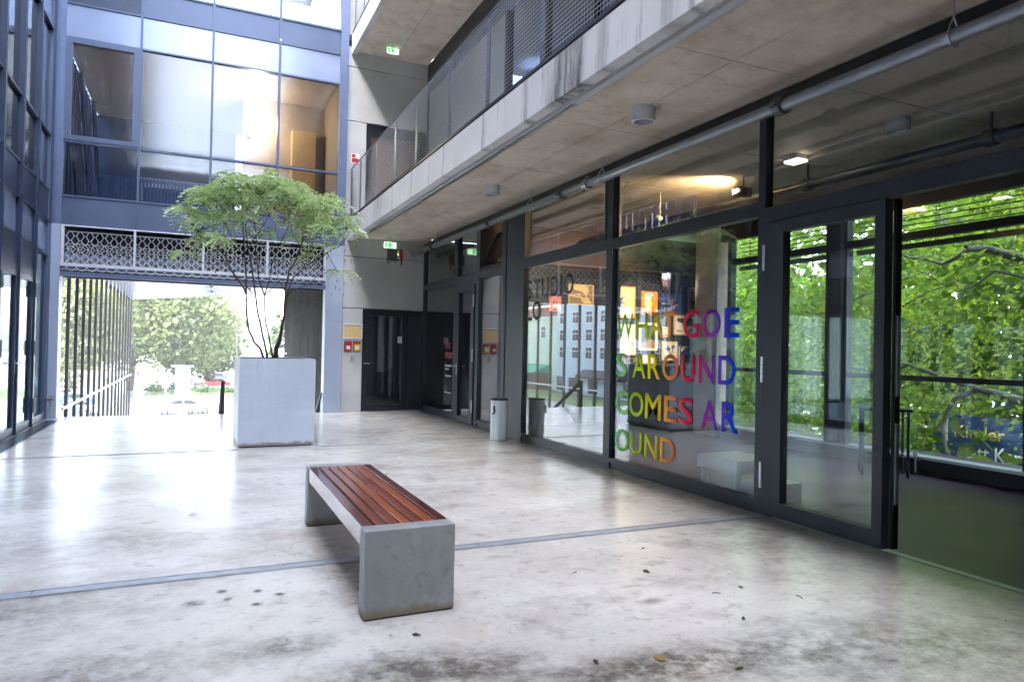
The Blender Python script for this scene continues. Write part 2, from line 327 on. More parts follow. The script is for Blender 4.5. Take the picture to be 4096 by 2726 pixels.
# ================================================================== COURT FLOOR
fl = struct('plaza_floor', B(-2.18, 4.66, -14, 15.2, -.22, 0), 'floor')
struct('plaza_floor', B(XL-.15, -2.18, -14, 15.2, -.22, -.055), 'darkgrey')
struct('plaza_floor', B(-2.6, -2.18, 14.62, 15.2, -.054, -.002), 'column')
struct('floor_slab', B(-2.6, 5.2, -14, 15.2, -.7, -.23), 'wallconc')
struct('interior_floor', B(4.76, 10.2, -6, 12.0, -.2, -.004), 'intfloor')
struct('threshold', B(4.69, 4.755, -6, 4.62, -.2, .001), 'strip')
def channel(y, w, name, label, x0=-2.18, x1=4.64, h=.006):
    t = thing(name, label, 'drain channel', (1, y, 0))
    m = MB().box(x0, x1, y-w/2, y-w/2+.012, .001, h).box(x0, x1, y+w/2-.012, y+w/2, .001, h)
    m.build('edge_strip', 'strip', t)
    n = 5; L = (x1-x0)/n
    for i in range(n):
        B(x0+i*L+.003, x0+(i+1)*L-.003, y-w/2+.014, y+w/2-.014, .001, h-.002).build('cover_plate', 'strip', t)
    return t
channel(4.69, .10, 'floor_channel', 'wide shiny steel strip across the wet floor under the bench', h=.012)
channel(10.06, .035, 'floor_channel', 'narrow steel strip across the floor just in front of the planter and bin', h=.006)
struct('floor_slab', B(2.6, 5.2, 15.2, 15.36, -.7, -.005), 'darkgrey')
g = thing('drain_grate', 'dark slotted drain grate along the foot of the left glass wall', 'drain grate', (-2.3, 8, 0))
B(-2.44, -2.425, -10, 14.6, -.05, .001).build('frame', 'steel', g); B(-2.2, -2.185, -10, 14.6, -.05, .001).build('frame', 'steel', g)
for i in range(9):
    x = -2.405+i*.0235; B(x, x+.011, -10, 14.6, -.04, -.002).build('bar', 'grate', g)

# ================================================================== RIGHT GLASS FACADE
F = thing('shop_front', 'dark steel framed glass shop front under the balcony with rainbow lettering', 'glass facade', (XF, 7, 0))
def xmem(name, y0, y1, z0, z1, mat='frame', par=None, x0=XF, x1=XF+.09): return B(x0, x1, y0, y1, z0, z1).build(name, mat, par or F)
for (a, b) in [(14.97,15.04),(12.78,12.98),(11.66,11.80),(10.46,10.60),(9.76,9.88),(7.23,7.37),(4.715,4.80)]:
    xmem('mullion', a, b, 0, 3.62)
xmem('mullion', 2.36, 2.45, 0, 2.62)
xmem('mullion', 1.15, 1.25, 0, 3.62)
xmem('column_cladding', 9.882, 10.458, 0, 3.62, 'frame', x0=XF+.012, x1=XF+.1)
xmem('head_frame', -6, 15.04, 3.625, 3.775, 'frame_dark')
def bay(y0, y1, zs=.13, plinth=True):
    if plinth: xmem('plinth', y0, y1, 0, .075, 'frame_dark', x0=XF+.02)
    xmem('sill', y0, y1, .077, zs)
    xmem('transom', y0, y1, 2.70, 2.83)
def pane(y0, y1, z0, z1, par=None, mat='glass_shop', x=XF+.045): return B(x, x+.012, y0, y1, z0, z1).build('glass_pane', mat, par or F)
for (a, b) in [(12.98,14.97),(10.60,11.66),(7.37,9.76),(4.80,7.23)]:
    bay(a, b); pane(a, b, .131, 2.699)
    if a != 10.60: pane(a, b, 2.831, 3.62)
xmem('transom', 11.80, 12.78, 2.70, 2.83); pane(11.80, 12.78, 2.831, 3.62)
xmem('transom', -6, 4.715, 2.63, 2.76); pane(1.25, 4.715, 2.761, 3.62); pane(-6, 1.15, 2.761, 3.62); pane(-6, 1.15, .13, 2.629); xmem('sill', -6, 1.15, 0, .13)
# inner thin glazing frames
for (a, b) in [(7.37,9.76)]:
    for (y0, y1, z0, z1) in [(a,a+.035,2.83,3.62),(b-.035,b,2.83,3.62),(a+.036,b-.036,2.83,2.865),(a+.036,b-.036,3.57,3.62)]:
        xmem('glazing_bead', y0, y1, z0, z1, x0=XF-.012, x1=XF-.001)
# vent window tilted inwards
vt = B(XF+.02, XF+.07, 10.62, 11.64, 2.84, 2.9).build('vent_sash', 'frame_dark', F)
ang = R(22)
def tilt(x, y, z): return (XF+.05+(z)*math.sin(ang)+x*math.cos(ang), y, 2.86+z*math.cos(ang)-x*math.sin(ang))
for (y0, y1, z0, z1) in [(10.63,10.71,0,.74),(11.55,11.63,0,.74),(10.71,11.55,.66,.74),(10.71,11.55,0,.07)]:
    MB().prism([tilt(0,y0,z0), tilt(0,y1,z0), tilt(0,y1,z1), tilt(0,y0,z1)], Vector((math.cos(ang)*.05, 0, -math.sin(ang)*.05))).build('sash_bar', 'frame_dark', vt)
MB().prism([tilt(.02,10.71,.07), tilt(.02,11.55,.07), tilt(.02,11.55,.66), tilt(.02,10.71,.66)], Vector((math.cos(ang)*.01, 0, -math.sin(ang)*.01))).build('sash_glass', 'glass_shop', vt)
xmem('vent_frame', 10.60, 10.63, 2.83, 3.62); xmem('vent_frame', 11.63, 11.66, 2.83, 3.62)
def door(y0, y1, zt, hinge_y, handle_y, gl, edge=False, label=None, fx=XF-.02):
    d = MB().box(fx, fx+.085, y0, y0+(gl[0]-y0), .02, zt).box(fx, fx+.085, gl[1], y1, .02, zt).box(fx, fx+.085, gl[0], gl[1], .02, gl[2]).box(fx, fx+.085, gl[0], gl[1], gl[3], zt).build('door', 'frame', F, label=label)
    B(fx+.04, fx+.052, gl[0]+.001, gl[1]-.001, gl[2]+.001, gl[3]-.001).build('door_glass', 'glass_shop', d)
    for z in (.36, 1.3, 2.3):
        h = MB()
        for q in range(3): h.tube([(fx-.014, hinge_y, z-.11+q*.078), (fx-.014, hinge_y, z-.036+q*.078)], .014, 10)
        h.build('hinge', 'steel', d, smooth=False)
    if y0 < 5: return d
    h = MB().tube([(fx-.045, handle_y-.06, 1.08), (fx-.045, handle_y+.06, 1.08)], .011, 8).tube([(fx, handle_y, 1.08), (fx-.045, handle_y, 1.08)], .009, 8).box(fx-.006, fx-.001, handle_y-.02, handle_y+.02, .92, 1.13)
    h.build('handle', 'steel', d)
    return d
door(3.50, 4.66, 2.62, 4.69, 3.46, (3.585, 4.48, .15, 2.515), label='large glazed door leaf beside the open doorway')
e = B(XF+.066, XF+.125, 3.47, 3.498, .02, 2.62).build('door_edge', 'frame_dark', F)
B(XF+.075, XF+.112, 3.460, 3.4695, .35, .95).build('lock_bar', 'steel', e); B(XF+.075, XF+.112, 3.460, 3.4695, 1.15, 1.75).build('lock_bar', 'steel', e)
xmem('door_frame', 4.662, 4.714, 0, 2.628)
door(11.83, 12.74, 2.63, 11.815, 12.69, (11.99, 12.63, .13, 2.50))
xmem('door_frame', 12.742, 12.779, 0, 2.699); xmem('door_head', 11.80, 12.741, 2.635, 2.699)

# rainbow lettering
m = bpy.data.materials.new('rainbow'); m.use_nodes = True; n = m.node_tree; b = n.nodes['Principled BSDF']
gg = node(n, 'ShaderNodeNewGeometry'); sp = node(n, 'ShaderNodeSeparateXYZ'); mr = node(n, 'ShaderNodeMapRange'); rp = node(n, 'ShaderNodeValToRGB')
n.links.new(gg.outputs['Position'], sp.inputs[0]); n.links.new(sp.outputs['Y'], mr.inputs['Value']); mr.inputs['From Min'].default_value = 7.2; mr.inputs['From Max'].default_value = 5.05
n.links.new(mr.outputs[0], rp.inputs[0]); n.links.new(rp.outputs[0], b.inputs['Base Color']); b.inputs['Roughness'].default_value = .8; b.inputs['Specular IOR Level'].default_value = .1
n.links.new(rp.outputs[0], b.inputs['Emission Color']); b.inputs['Emission Strength'].default_value = 0
cols = [(0,(.20,.72,.32)),(.2,(.50,.80,.06)),(.34,(.92,.85,.03)),(.5,(.95,.34,.10)),(.63,(.88,.04,.10)),(.72,(.72,.02,.12)),(.80,(.34,.04,.42)),(.88,(.14,.06,.62)),(.95,(0,.07,.78)),(1,(0,.08,.80))]
cre = rp.color_ramp.elements
cre[0].position = 0; cre[0].color = (*cols[0][1], 1); cre[1].position = 1; cre[1].color = (*cols[-1][1], 1)
for p, c in cols[1:-1]: q = cre.new(p); q.color = (*c, 1)
MT['rainbow'] = m
def letters(rows, mat, root):
    for z0, z1, L in rows:
        for ch, ya, yb in L:
            me = text_on(text_mesh(ch), (XF+.0405, ya, z0), (0,-1,0), (0,0,1), ya-yb, z1-z0)
            link(me, 'letter', mat, root)
lt = thing('window_lettering', 'rainbow vinyl letters WHAT GOES AROUND COMES AROUND on the shop window', 'lettering', (XF+.04, 6.1, .2))
letters([(1.595,1.885,[('W',7.167,6.809),('H',6.77,6.532),('A',6.505,6.24),('T',6.243,6.01),('G',5.897,5.636),('O',5.592,5.318),('E',5.266,5.058)]),
 (1.135,1.42,[('S',7.166,6.935),('A',6.815,6.55),('R',6.511,6.276),('O',6.241,5.957),('U',5.915,5.687),('N',5.633,5.397),('D',5.342,5.102)]),
 (.68,.97,[('C',7.161,6.896),('O',6.869,6.583),('M',6.549,6.25),('E',6.194,5.98),('S',5.95,5.716),('A',5.585,5.333),('R',5.286,5.063)]),
 (.235,.505,[('O',7.148,6.874),('U',6.827,6.603),('N',6.547,6.31),('D',6.255,6.005)])], 'rainbow', lt)
lt2 = thing('window_lettering', 'dark grey vinyl letters STUDIO LO in the upper corner of the pane', 'lettering', (XF+.04, 9, 2))
pm('vinyl_grey', (.045,.055,.07), .5)
letters([(2.215,2.505,[('S',9.738,9.534),('T',9.475,9.255),('U',9.208,8.99),('D',8.929,8.7),('I',8.636,8.579),('O',8.53,8.25)]),
 (1.885,2.175,[('L',9.73,9.542),('O',9.509,9.232)])], 'vinyl_grey', lt2)
lt3 = thing('window_lettering', 'small address lettering on the glass beside the narrow door', 'lettering', (XF+.04, 13.2, 1))
for s_, z, w, h, mt in [('SILKE', 1.42, .30, .12, 'red'), ('SPITZER', 1.22, .46, .12, 'red'), ('Prinzenstrasse 85 C', 1.05, .42, .05, 'white'), ('10969 Berlin', .975, .24, .045, 'white'), ('+49 (0)30 214 64 351', .83, .38, .05, 'white'), ('Commercial Inventory', .50, .40, .04, 'white')]:
    me = text_on(text_mesh(s_), (XF+.0405, 13.55, z), (0,-1,0), (0,0,1), w, h, .001); link(me, 'text_line', mt, lt3)

# ================================================================== SLABS / BALCONIES
JY = [-14, -9.6, -5.6, -1.7, .3, 2.3, 4.28, 6.2, 8.12, 10.25, 12.25, 15.05]
def slab(z, label, soffit=True, rail=True):
    t = thing('balcony', label, 'balcony', (3.5, 5, z))
    B(2.93, 4.70, -14, 15.05, z+.10, z+.34).build('slab', 'fascia', t)
    MB().prism([(2.93,-14,z-.07),(3.03,-14,z-.075),(3.045,-14,z+.0995),(2.93,-14,z+.0995)], (0,29.05,0)).build('drip_edge', 'fascia', t)
    if soffit:
        for i in range(len(JY)-1):
            for (a, b) in ((3.05,3.856),(3.864,4.645)):
                B(a, b, JY[i]+.005, JY[i+1]-.005, z+.0, z+.0995).build('soffit_panel', 'soffit', t)
    return t
bal1 = slab(3.78, 'lower concrete balcony with stained underside over the shop front')
bal2 = slab(7.82, 'upper concrete balcony with exit sign on its underside')
bal3 = slab(11.86, 'third concrete balcony high above the court')
# fascia casting joints as recessed lines (proud lower lip)
B(2.922, 2.9295, -14, 15.05, 3.713, 3.86).build('lower_lip', 'fascia', bal1)
rr_ = thing('curtain_track', 'long grey metal track fixed under the balcony edge', 'track', (3.15, 8, 3.75))
B(3.12, 3.19, -2, 12.9, 3.735, 3.778).build('rail', 'gal', rr_); B(3.135, 3.175, 5.6, 13.9, 3.712, 3.734).build('rail', 'steel', rr_)
B(3.20, 3.225, -2, 9.3, 3.745, 3.778).build('rail', 'steel', rr_)
# railing
def wire_mesh():
    m_ = MB()
    for k in range(25):
        z = 4.185+k*.042
        ys = np.arange(-1.0, 14.98, .052)
        pts = [(2.945+(.005 if i % 2 else -.005), float(y), z+(.0055 if i % 2 else -.0055)) for i, y in enumerate(ys)]
        m_.tube(pts, .0024, 3, False)
    for k in range(308): m_.tube([(2.945, -1+k*.052, 4.17), (2.945, -1+k*.052, 5.2)], .0011, 3, False)
    return m_.mesh('wire_mesh')
WM = wire_mesh()
posts = [14.98, 14.1, 12.72, 11.38, 10.15, 8.64, 7.32, 5.93, 4.70, 3.4, 2.1, .8, -.6]
pm_me = MB().box(-.01, .004, -.045, .045, -.24, 1.06).tube([(-.013,0,-.1),(-.022,0,-.1)], .016, 8).tube([(-.013,0,-.19),(-.022,0,-.19)], .016, 8).tube([(-.012,0,.12),(-.024,0,.12)], .02, 8).tube([(-.012,0,.22),(-.024,0,.22)], .02, 8).mesh('post')
def railing(bal, dz):
    r_ = B(2.925, 2.965, -1, 15.0, 4.142+dz, 4.172+dz).build('bottom_rail', 'frame_dark', bal)
    MB().tube([(2.945,-1,5.215+dz),(2.945,15.0,5.215+dz)], .011, 8).build('handrail', 'railmetal', bal)
    o = link(WM, 'wire_mesh', 'wire', bal, kind='stuff'); o.location += Vector((0,0,dz))
    for y in posts:
        p = link(pm_me, 'post', 'railmetal', bal); p.location = Vector((2.985, y, 4.16+dz))-ORI[bal.name]
railing(bal1, 0); railing(bal2, 4.04)
# room ceiling (same panels carried inside)
for i in range(2, len(JY)-2):
    for (a, b) in ((4.76,6.6),(6.61,8.30)):
        B(a, b, JY[i]+.005, JY[i+1]-.005, 3.78, 3.86).build('ceiling_panel', 'soffit', None, kind='structure')
struct('ceiling', B(4.705, 10.2, -14, 15.05, 3.88, 4.12), 'wallconc')
# upper storey facade behind the railing
U = thing('upper_facade', 'grey panelled upper wall with dark frame and glass behind the wire railing', 'facade', (XF, 8, 4.1))
def um(name, y0, y1, z0, z1, mat, x0=XF, x1=XF+.1): return B(x0, x1, y0, y1, z0, z1).build(name, mat, U)
for dz in (0, 4.04):
    um('lintel', -14, 15.04, 7.46+dz, 7.815+dz, 'frame_dark')
    um('blind_box', -14, 15.04, 7.12+dz, 7.455+dz, 'palepanel' if dz == 0 else 'frame')
    um('post', 14.86, 15.04, 4.14+dz, 7.115+dz, 'frame_dark')
    for (a, b) in ((13.46,14.855),(12.06,13.452),(10.66,12.052)): um('wall_panel', a, b, 4.14+dz, 7.115+dz, 'panelgrey')
    y = 10.64
    while y > -12:
        um('mullion', y-.09, y, 4.14+dz, 7.115+dz, 'frame_dark', XF-.02)
        um('glass_pane', y-1.32, y-.091, 4.14+dz, 7.115+dz, 'glass_dark', XF+.04, XF+.052)
        y -= 1.4
struct('interior_floor', B(4.76, 9, -14, 15.05, 8.0, 8.15), 'wallconc')
B(7.2, 7.3, -14, 15.05, 4.13, 16.0).build('partition_wall', 'darkgrey', None, label='dark partition wall inside the upper storeys on the right', cat='wall')

# ================================================================== CONCRETE END WALL with black door
C = thing('concrete_wall', 'pale concrete panel wall at the far right end of the court', 'wall', (3.7, YB, 0))
def cw(x0, x1, z0, z1, y0=YB, mat='wallconc', name='wall_panel'): return B(x0, x1, y0, YB+.3, z0, z1).build(name, mat, C, bevel=.006)
cw(2.86, 3.295, 0, 2.243); cw(2.86, 4.80, 2.257, 3.36); cw(2.86, 4.80, 3.372, 3.875)
cw(2.86, 3.29, 4.13, 6.30); cw(2.86, 4.80, 6.312, 7.475); cw(2.86, 4.80, 7.488, 7.915); cw(2.86, 4.80, 8.17, 11.95)
B(2.86, 4.82, YB+.31, YB+.4, -.7, 12).build('backing', 'darkgrey', C)
bd = MB().box(3.30, 3.42, YB+.03, YB+.1, .02, 2.235).box(4.21, 4.33, YB+.03, YB+.1, .02, 2.235).box(3.42, 4.21, YB+.03, YB+.1, .02, .13).box(3.42, 4.21, YB+.03, YB+.1, 2.10, 2.235).build('door', 'door_black', C, label='black framed glazed door')
B(3.421, 4.209, YB+.06, YB+.072, .131, 2.099).build('door_glass', 'glass_shop', bd)
B(3.43, 4.2, YB+.2, YB+.21, .02, 2.2).build('dark_lining', 'door_black', bd)
B(4.335, 4.64, YB+.02, YB+.1, .02, 2.235).build('side_panel', 'frame_dark', C)
MB().tube([(3.345,YB+.03,1.055),(3.345,YB-.03,1.055),(3.47,YB-.03,1.055)], .01, 8).build('handle', 'steel', bd)
B(4.105, 4.2, YB+.052, YB+.059, 1.515, 1.66).build('notice_sticker', 'white', bd)
for z, w, mt, hh in ((1.61,.05,'plan_ink',.02),(1.585,.04,'plan_ink',.006),(1.57,.06,'grey',.005),(1.555,.06,'grey',.005)): B(4.15-w/2, 4.15+w/2, YB+.0495, YB+.0515, z, z+hh).build('print_mark', mt, bd)
ud = MB().box(3.295, 3.40, YB+.04, YB+.12, 4.13, 6.295).box(4.5, 4.64, YB+.04, YB+.12, 4.13, 6.295).box(3.40, 4.5, YB+.04, YB+.12, 6.05, 6.295).build('upper_door', 'door_black', C, label='dark framed balcony door with wooden leaf')
B(3.401, 4.499, YB+.07, YB+.1, 4.14, 6.049).build('door_leaf', 'brownwall', ud)

# evacuation plan, call points, key box, exit signs, charger box
ep = thing('evacuation_plan', 'framed yellow floor plan on the concrete pier left of the black door', 'sign', (3.07, YB, 1.75))
MB().box(2.865,3.295,YB-.022,YB-.001,1.585,1.61).box(2.865,3.295,YB-.022,YB-.001,1.885,1.91).box(2.865,2.89,YB-.022,YB-.001,1.61,1.885).box(3.27,3.295,YB-.022,YB-.001,1.61,1.885).build('frame', 'pvc_white', ep)
B(2.89,3.27,YB-.014,YB-.002,1.61,1.885).build('plan_sheet', 'plan', ep)
B(2.895,3.265,YB-.0155,YB-.0142,1.868,1.882).build('title_bar', 'plan_green', ep)
mk = MB()
for i in range(26):
    x = random.uniform(2.9, 3.23); z = random.uniform(1.625, 1.84); w = random.uniform(.006, .04); h = random.choice([.003,.02,.035]); mk.box(x, x+(w if h < .01 else .003), YB-.0155, YB-.0142, z, z+h)
mk.build('plan_lines', 'plan_ink', ep)
for x0, c, lab in ((2.905,'red','red fire call point in clear cover beside the yellow one'),(3.095,'yellow','yellow call point in clear cover nearest the black door')):
    t = thing('call_point', lab, 'alarm button', (x0+.08, YB, 1.42), 'call points on the pier')
    B(x0, x0+.165, YB-.012, YB-.001, 1.30, 1.535).build('back_plate', 'darkgrey', t)
    hs = B(x0+.02, x0+.145, YB-.055, YB-.0125, 1.32, 1.47).build('housing', c, t)
    B(x0+.045, x0+.12, YB-.06, YB-.0555, 1.36, 1.43).build('button_plate', 'white', hs)
    MB().tube([(x0+.0825,YB-.066,1.395),(x0+.0825,YB-.0605,1.395)], .012, 10).build('button', 'black', hs)
    B(x0+.02, x0+.145, YB-.055, YB-.0125, 1.485, 1.525).build('title_plate', 'red', t)
t = thing('key_box', 'small grey lock box below the call points', 'lock box', (3.09, YB, 1.16)); B(3.06,3.12,YB-.03,YB-.001,1.13,1.21).build('box', 'grey', t, bevel=.004); B(3.045,3.135,YB-.04,YB-.001,1.10,1.125).build('ledge', 'grey', t)
def exit_sign(x0, x1, y, z0, z1, ztop, lab):
    t = thing('exit_sign', lab, 'exit sign', ((x0+x1)/2, y, ztop))
    B(x0+.06, x0+.16, y-.02, y+.02, z1, ztop).build('ceiling_bracket', 'pvc_white', t)
    bx = B(x0, x1, y-.02, y+.02, z0, z1).build('housing', 'exit_white', t)
    B(x0+.008, x1-.008, y-.024, y-.0205, z0+.01, z1-.01).build('green_face', 'exit_green', bx)
    w = x1-x0; h = z1-z0; cx = x0+w*.27; cz = z0+h*.5; yy = y-.0265
    MB().box(cx-.009, cx+.009, yy, yy+.002, cz-.01, z1-.022).poly([(cx-.032,yy,cz-.004),(cx,yy,z0+.02),(cx+.032,yy,cz-.004)]).build('arrow', 'exit_white', t)
    ax = x0+w*.62
    MB().box(ax, ax+.078, yy, yy+.002, z0+.018, z1-.018).build('door_symbol', 'exit_white', t)
    MB().poly([(ax+.02,yy-.001,z1-.03),(ax+.034,yy-.001,z1-.03),(ax+.062,yy-.001,z0+.035),(ax+.05,yy-.001,z0+.03)]).poly([(ax+.05,yy-.001,z1-.045),(ax+.058,yy-.001,z1-.05),(ax+.026,yy-.001,z0+.05),(ax+.018,yy-.001,z0+.04)]).box(ax+.030,ax+.044,yy-.002,yy-.001,z1-.032,z1-.022).build('running_figure', 'exit_green', t)
exit_sign(3.61, 3.87, 14.55, 3.545, 3.665, 3.779, 'lit green exit sign hanging under the lower balcony')
exit_sign(3.56, 3.81, 14.45, 7.68, 7.79, 7.819, 'lit green exit sign under the upper balcony, highest in view')
t = thing('charger_box', 'dark wall box with green light and black cables near the ceiling', 'electric box', (3.93, YB, 3.4))
bx = B(3.80,4.06,YB-.12,YB-.001,3.34,3.58).build('box', 'darkgrey', t, bevel=.01)
B(3.995,4.055,YB-.126,YB-.1205,3.36,3.56).build('switch_plate', 'grey', bx); B(4.012,4.03,YB-.13,YB-.1265,3.46,3.475).build('led', 'led', bx)
MB().tube([(3.81,YB-.05,3.36),(3.78,YB-.05,3.3),(3.83,YB-.05,3.27),(3.88,YB-.05,3.33)], .008, 6).tube([(3.94,YB-.05,3.34),(3.97,YB-.05,3.29),(4.01,YB-.05,3.34)], .007, 6).build('cable', 'black', t)
t = thing('fire_hose_nozzle', 'dark red nozzle hanging beside the dark wall box', 'nozzle', (4.11, YB, 3.3)); MB().tube([(4.10,YB-.06,3.60),(4.12,YB-.06,3.5),(4.12,YB-.06,3.36)], [.03,.045,.03], 10).build('body', 'red', t); MB().tube([(4.12,YB-.06,3.36),(4.115,YB-.06,3.24)], [.02,.012], 8).build('tip', 'black', t)
t = thing('warning_sign', 'small red and white notice on the upper wall left of the balcony door', 'sign', (3.05, YB, 5.5)); B(2.965,3.14,YB-.012,YB-.001,5.39,5.60).build('plate', 'white', t); B(2.98,3.125,YB-.0145,YB-.0125,5.41,5.50).build('print', 'red', t); B(2.98,3.06,YB-.0145,YB-.0125,5.515,5.585).build('print', 'red', t)

# ================================================================== PIPE under soffit
P = thing('sprinkler_pipe', 'galvanised pipe running the length of the shop front just below the concrete', 'pipe', (4.4, 8, 3.515))
MB().tube([(4.4,-4,3.515),(4.4,15.04,3.515)], .050, 16, True).build('pipe', 'pipe', P, smooth=True)
for y in (4.31, 8.1, 10.6, 13.6):
    c = MB().tube([(4.4,y-.045,3.515),(4.4,y-.04,3.515),(4.4,y+.04,3.515),(4.4,y+.045,3.515)], [.06,.078,.078,.06], 14)
    c.box(4.30,4.325,y-.03,y+.03,3.50,3.54).box(4.475,4.50,y-.03,y+.03,3.49,3.53).tube([(4.31,y-.05,3.52),(4.31,y+.05,3.52)], .012, 6)
    c.build('coupling', 'pipe_dark', P)
for y in (7.45, 14.3): MB().tube([(4.4,y-.05,3.515),(4.4,y+.05,3.515)], .066, 14).box(4.385,4.415,y-.02,y+.02,3.575,3.62).tube([(4.35,y,3.44),(4.35,y,3.40)], .014, 8).build('branch_outlet', 'pipe', P)
for y in (2.86, 7.1, 9.06, 13.4):
    MB().tube([(4.4,y,3.779),(4.4,y,3.64)], .006, 6).tube([(4.4,y,3.64),(4.36,y,3.58),(4.337,y,3.515),(4.36,y,3.46),(4.4,y,3.447),(4.44,y,3.46),(4.463,y,3.515),(4.44,y,3.58),(4.4,y,3.64)], .005, 5).build('hanger', 'steel', P)
MB().tube([(4.28,15.04,3.72),(4.28,14.98,3.66),(4.30,14.98,3.58),(4.36,14.9,3.53)], .008, 6).build('feed_tube', 'red', P)
def drum(x, y, lab, z=3.78, mat='pvc_white'):
    t = thing('ceiling_light', lab, 'ceiling light', (x, y, z))
    n_ = 28; ro, ri = .115, .092; v = MB()
    for i in range(n_):
        a0, a1 = 2*math.pi*i/n_, 2*math.pi*(i+1)/n_
        p = lambda r, a, zz: (x+r*math.cos(a), y+r*math.sin(a), zz)
        v.poly([p(ro,a1,z-.001), p(ro,a0,z-.001), p(ro,a0,z-.135), p(ro,a1,z-.135)]); v.poly([p(ro,a1,z-.135), p(ro,a0,z-.135), p(ri,a0,z-.135), p(ri,a1,z-.135)])
        v.poly([p(ri,a1,z-.135), p(ri,a0,z-.135), p(ri,a0,z-.04), p(ri,a1,z-.04)])
    v.build('housing', mat, t, smooth=False)
    MB().tube([(x,y,z-.04),(x,y,z-.03)], ri, 20).build('reflector', 'steel', t); MB().tube([(x,y,z-.06),(x,y,z-.0405)], .03, 12).build('lamp', 'white', t)
drum(3.83, 9.17, 'unlit white drum ceiling light farther along the balcony underside'); drum(3.86, 5.5, 'unlit pale drum ceiling light nearest the viewer')
drum(6.24, 4.6, 'round white ceiling light inside the shop behind the glass')

# ================================================================== ROOM BEHIND SHOP FRONT
RW = thing('rear_window_wall', 'dark framed window wall at the back of the room facing the plane tree', 'window wall', (8.3, 6.5, 0))
def rw(name, y0, y1, z0, z1, mat='frame_dark', x0=8.3, x1=8.42): return B(x0, x1, y0, y1, z0, z1).build(name, mat, RW)
rw('sill_wall', 4.3, 9.45, 0, .17); rw('sill', 4.3, 9.45, .171, .205, 'gal', 8.24, 8.46)
for (a, b, m_) in [(4.42,4.57,'frame_dark'),(6.98,7.22,'frame'),(6.86,6.93,'frame_dark'),(9.18,9.26,'frame_dark')]: rw('mullion', a, b, .206, 3.37, m_)
for (a, b) in ((4.57,6.86),(7.22,9.18)):
    rw('guard_rail', a, b, 1.14, 1.205, x0=8.31, x1=8.40); rw('transom', a, b, 2.95, 3.045); rw('glass_pane', a, b, .206, 2.95, 'glass', 8.345, 8.357); rw('glass_pane', a, b, 3.046, 3.37, 'glass', 8.345, 8.357)
    for k in range(4): rw('blind_slat', a+.01, b-.01, 3.10+k*.07, 3.104+k*.07, 'frame_dark', 8.47, 8.53)
    for k in range(5): rw('blind_slat', a+.01, b-.01, 2.86+k*.014, 2.867+k*.014, 'darkgrey', 8.46, 8.53)
    for q in (.12, .5, .88): rw('blind_cord', a+(b-a)*q, a+(b-a)*q+.006, 2.93, 3.37, 'black', 8.497, 8.503)
rw('header', 4.3, 9.45, 3.372, 3.88); rw('wall', -6, 4.29, 0, 3.88, 'blackwall'); 
B(8.10, 8.17, 9.28, 9.42, .0, 2.95).build('skylit_edge', 'pvc_white', None, label='white strip standing in for the sky-lit frame edge left of the rear windows', cat='post')  # sky light on the frame edge, put in as white colour
B(8.2, 8.5, 9.46, 9.98, 0, 3.78).build('concrete_column', 'soffit', None, label='square concrete column between rear windows and black picture wall', cat='column')
B(5.72, 5.86, 8.86, 9.0, 0, 3.78).build('steel_column', 'frame_dark', None, label='slim dark steel column just behind the mullion left of the rainbow lettering', cat='column')
struct('interior_floor', B(4.76, 8, 12.0, 15.05, -.2, -.004), 'intfloor')
B(6.9, 7.0, 11.96, 15.05, 0, 3.87).build('inner_wall', 'counter', None, label='dark blue wall inside the far glazed bays behind the address lettering', cat='wall')
B(4.76, 6.89, 15.06, 15.2, 0, 3.87).build('inner_wall', 'blackwall', None, label='black end wall inside the farthest glazed bay', cat='wall')
BW = thing('picture_wall', 'black wall hung with framed pictures at the end of the room', 'wall', (7, 11.8, 0))
B(4.76, 10.35, 11.8, 11.95, 0, 3.05).build('wall', 'blackwall', BW); B(4.76, 10.2, 11.78, 11.95, 3.055, 3.78).build('upper_band', 'brownwall', BW)
MB().prism([(8.505,9.52,0),(8.505,9.62,0),(10.4,11.95,0),(10.5,11.87,0)], (0,0,3.78)).build('return_wall', 'blackwall', BW)
B(4.76, 10.2, -6.2, -6.0, 0, 3.88).build('rear_wall', 'blackwall', None, label='black wall at the near end of the room', cat='wall')
ct = thing('counter', 'dark blue painted counter block standing in front of the picture wall', 'counter', (8.1, 11, 0))
B(7.62, 8.74, 10.25, 11.77, 0.02, 1.15).build('body', 'counter', ct, bevel=.005); B(7.60, 8.76, 10.23, 11.775, 1.155, 1.19).build('top', 'darkgrey', ct)

def picture(x0, x1, z0, z1, lab, fr, fw_, bgc, shapes, group=None):
    t = thing('framed_picture', lab, 'picture', ((x0+x1)/2, 11.8, (z0+z1)/2), 'pictures on the black wall')
    y = 11.8
    MB().box(x0,x1,y-.035,y-.002,z0,z0+fw_).box(x0,x1,y-.035,y-.002,z1-fw_,z1).box(x0,x0+fw_,y-.035,y-.002,z0+fw_,z1-fw_).box(x1-fw_,x1,y-.035,y-.002,z0+fw_,z1-fw_).build('frame', fr, t)
    B(x0+fw_, x1-fw_, y-.02, y-.004, z0+fw_, z1-fw_).build('print', bgc, t)
    w, h = x1-x0-2*fw_, z1-z0-2*fw_
    for i, (mt, pts) in enumerate(shapes):
        MB().prism([(x0+fw_+p[0]*w, y-.0215-.0012*i, z0+fw_+p[1]*h) for p in pts], (0,.0008,0)).build('printed_shape', mt, t)
def blob(cx, cz, r, n=9, j=.3, asp=1.0): return [(cx+math.cos(2*math.pi*i/n)*r*random.uniform(1-j,1+j), cz+math.sin(2*math.pi*i/n)*r*asp*random.uniform(1-j,1+j)) for i in range(n)]
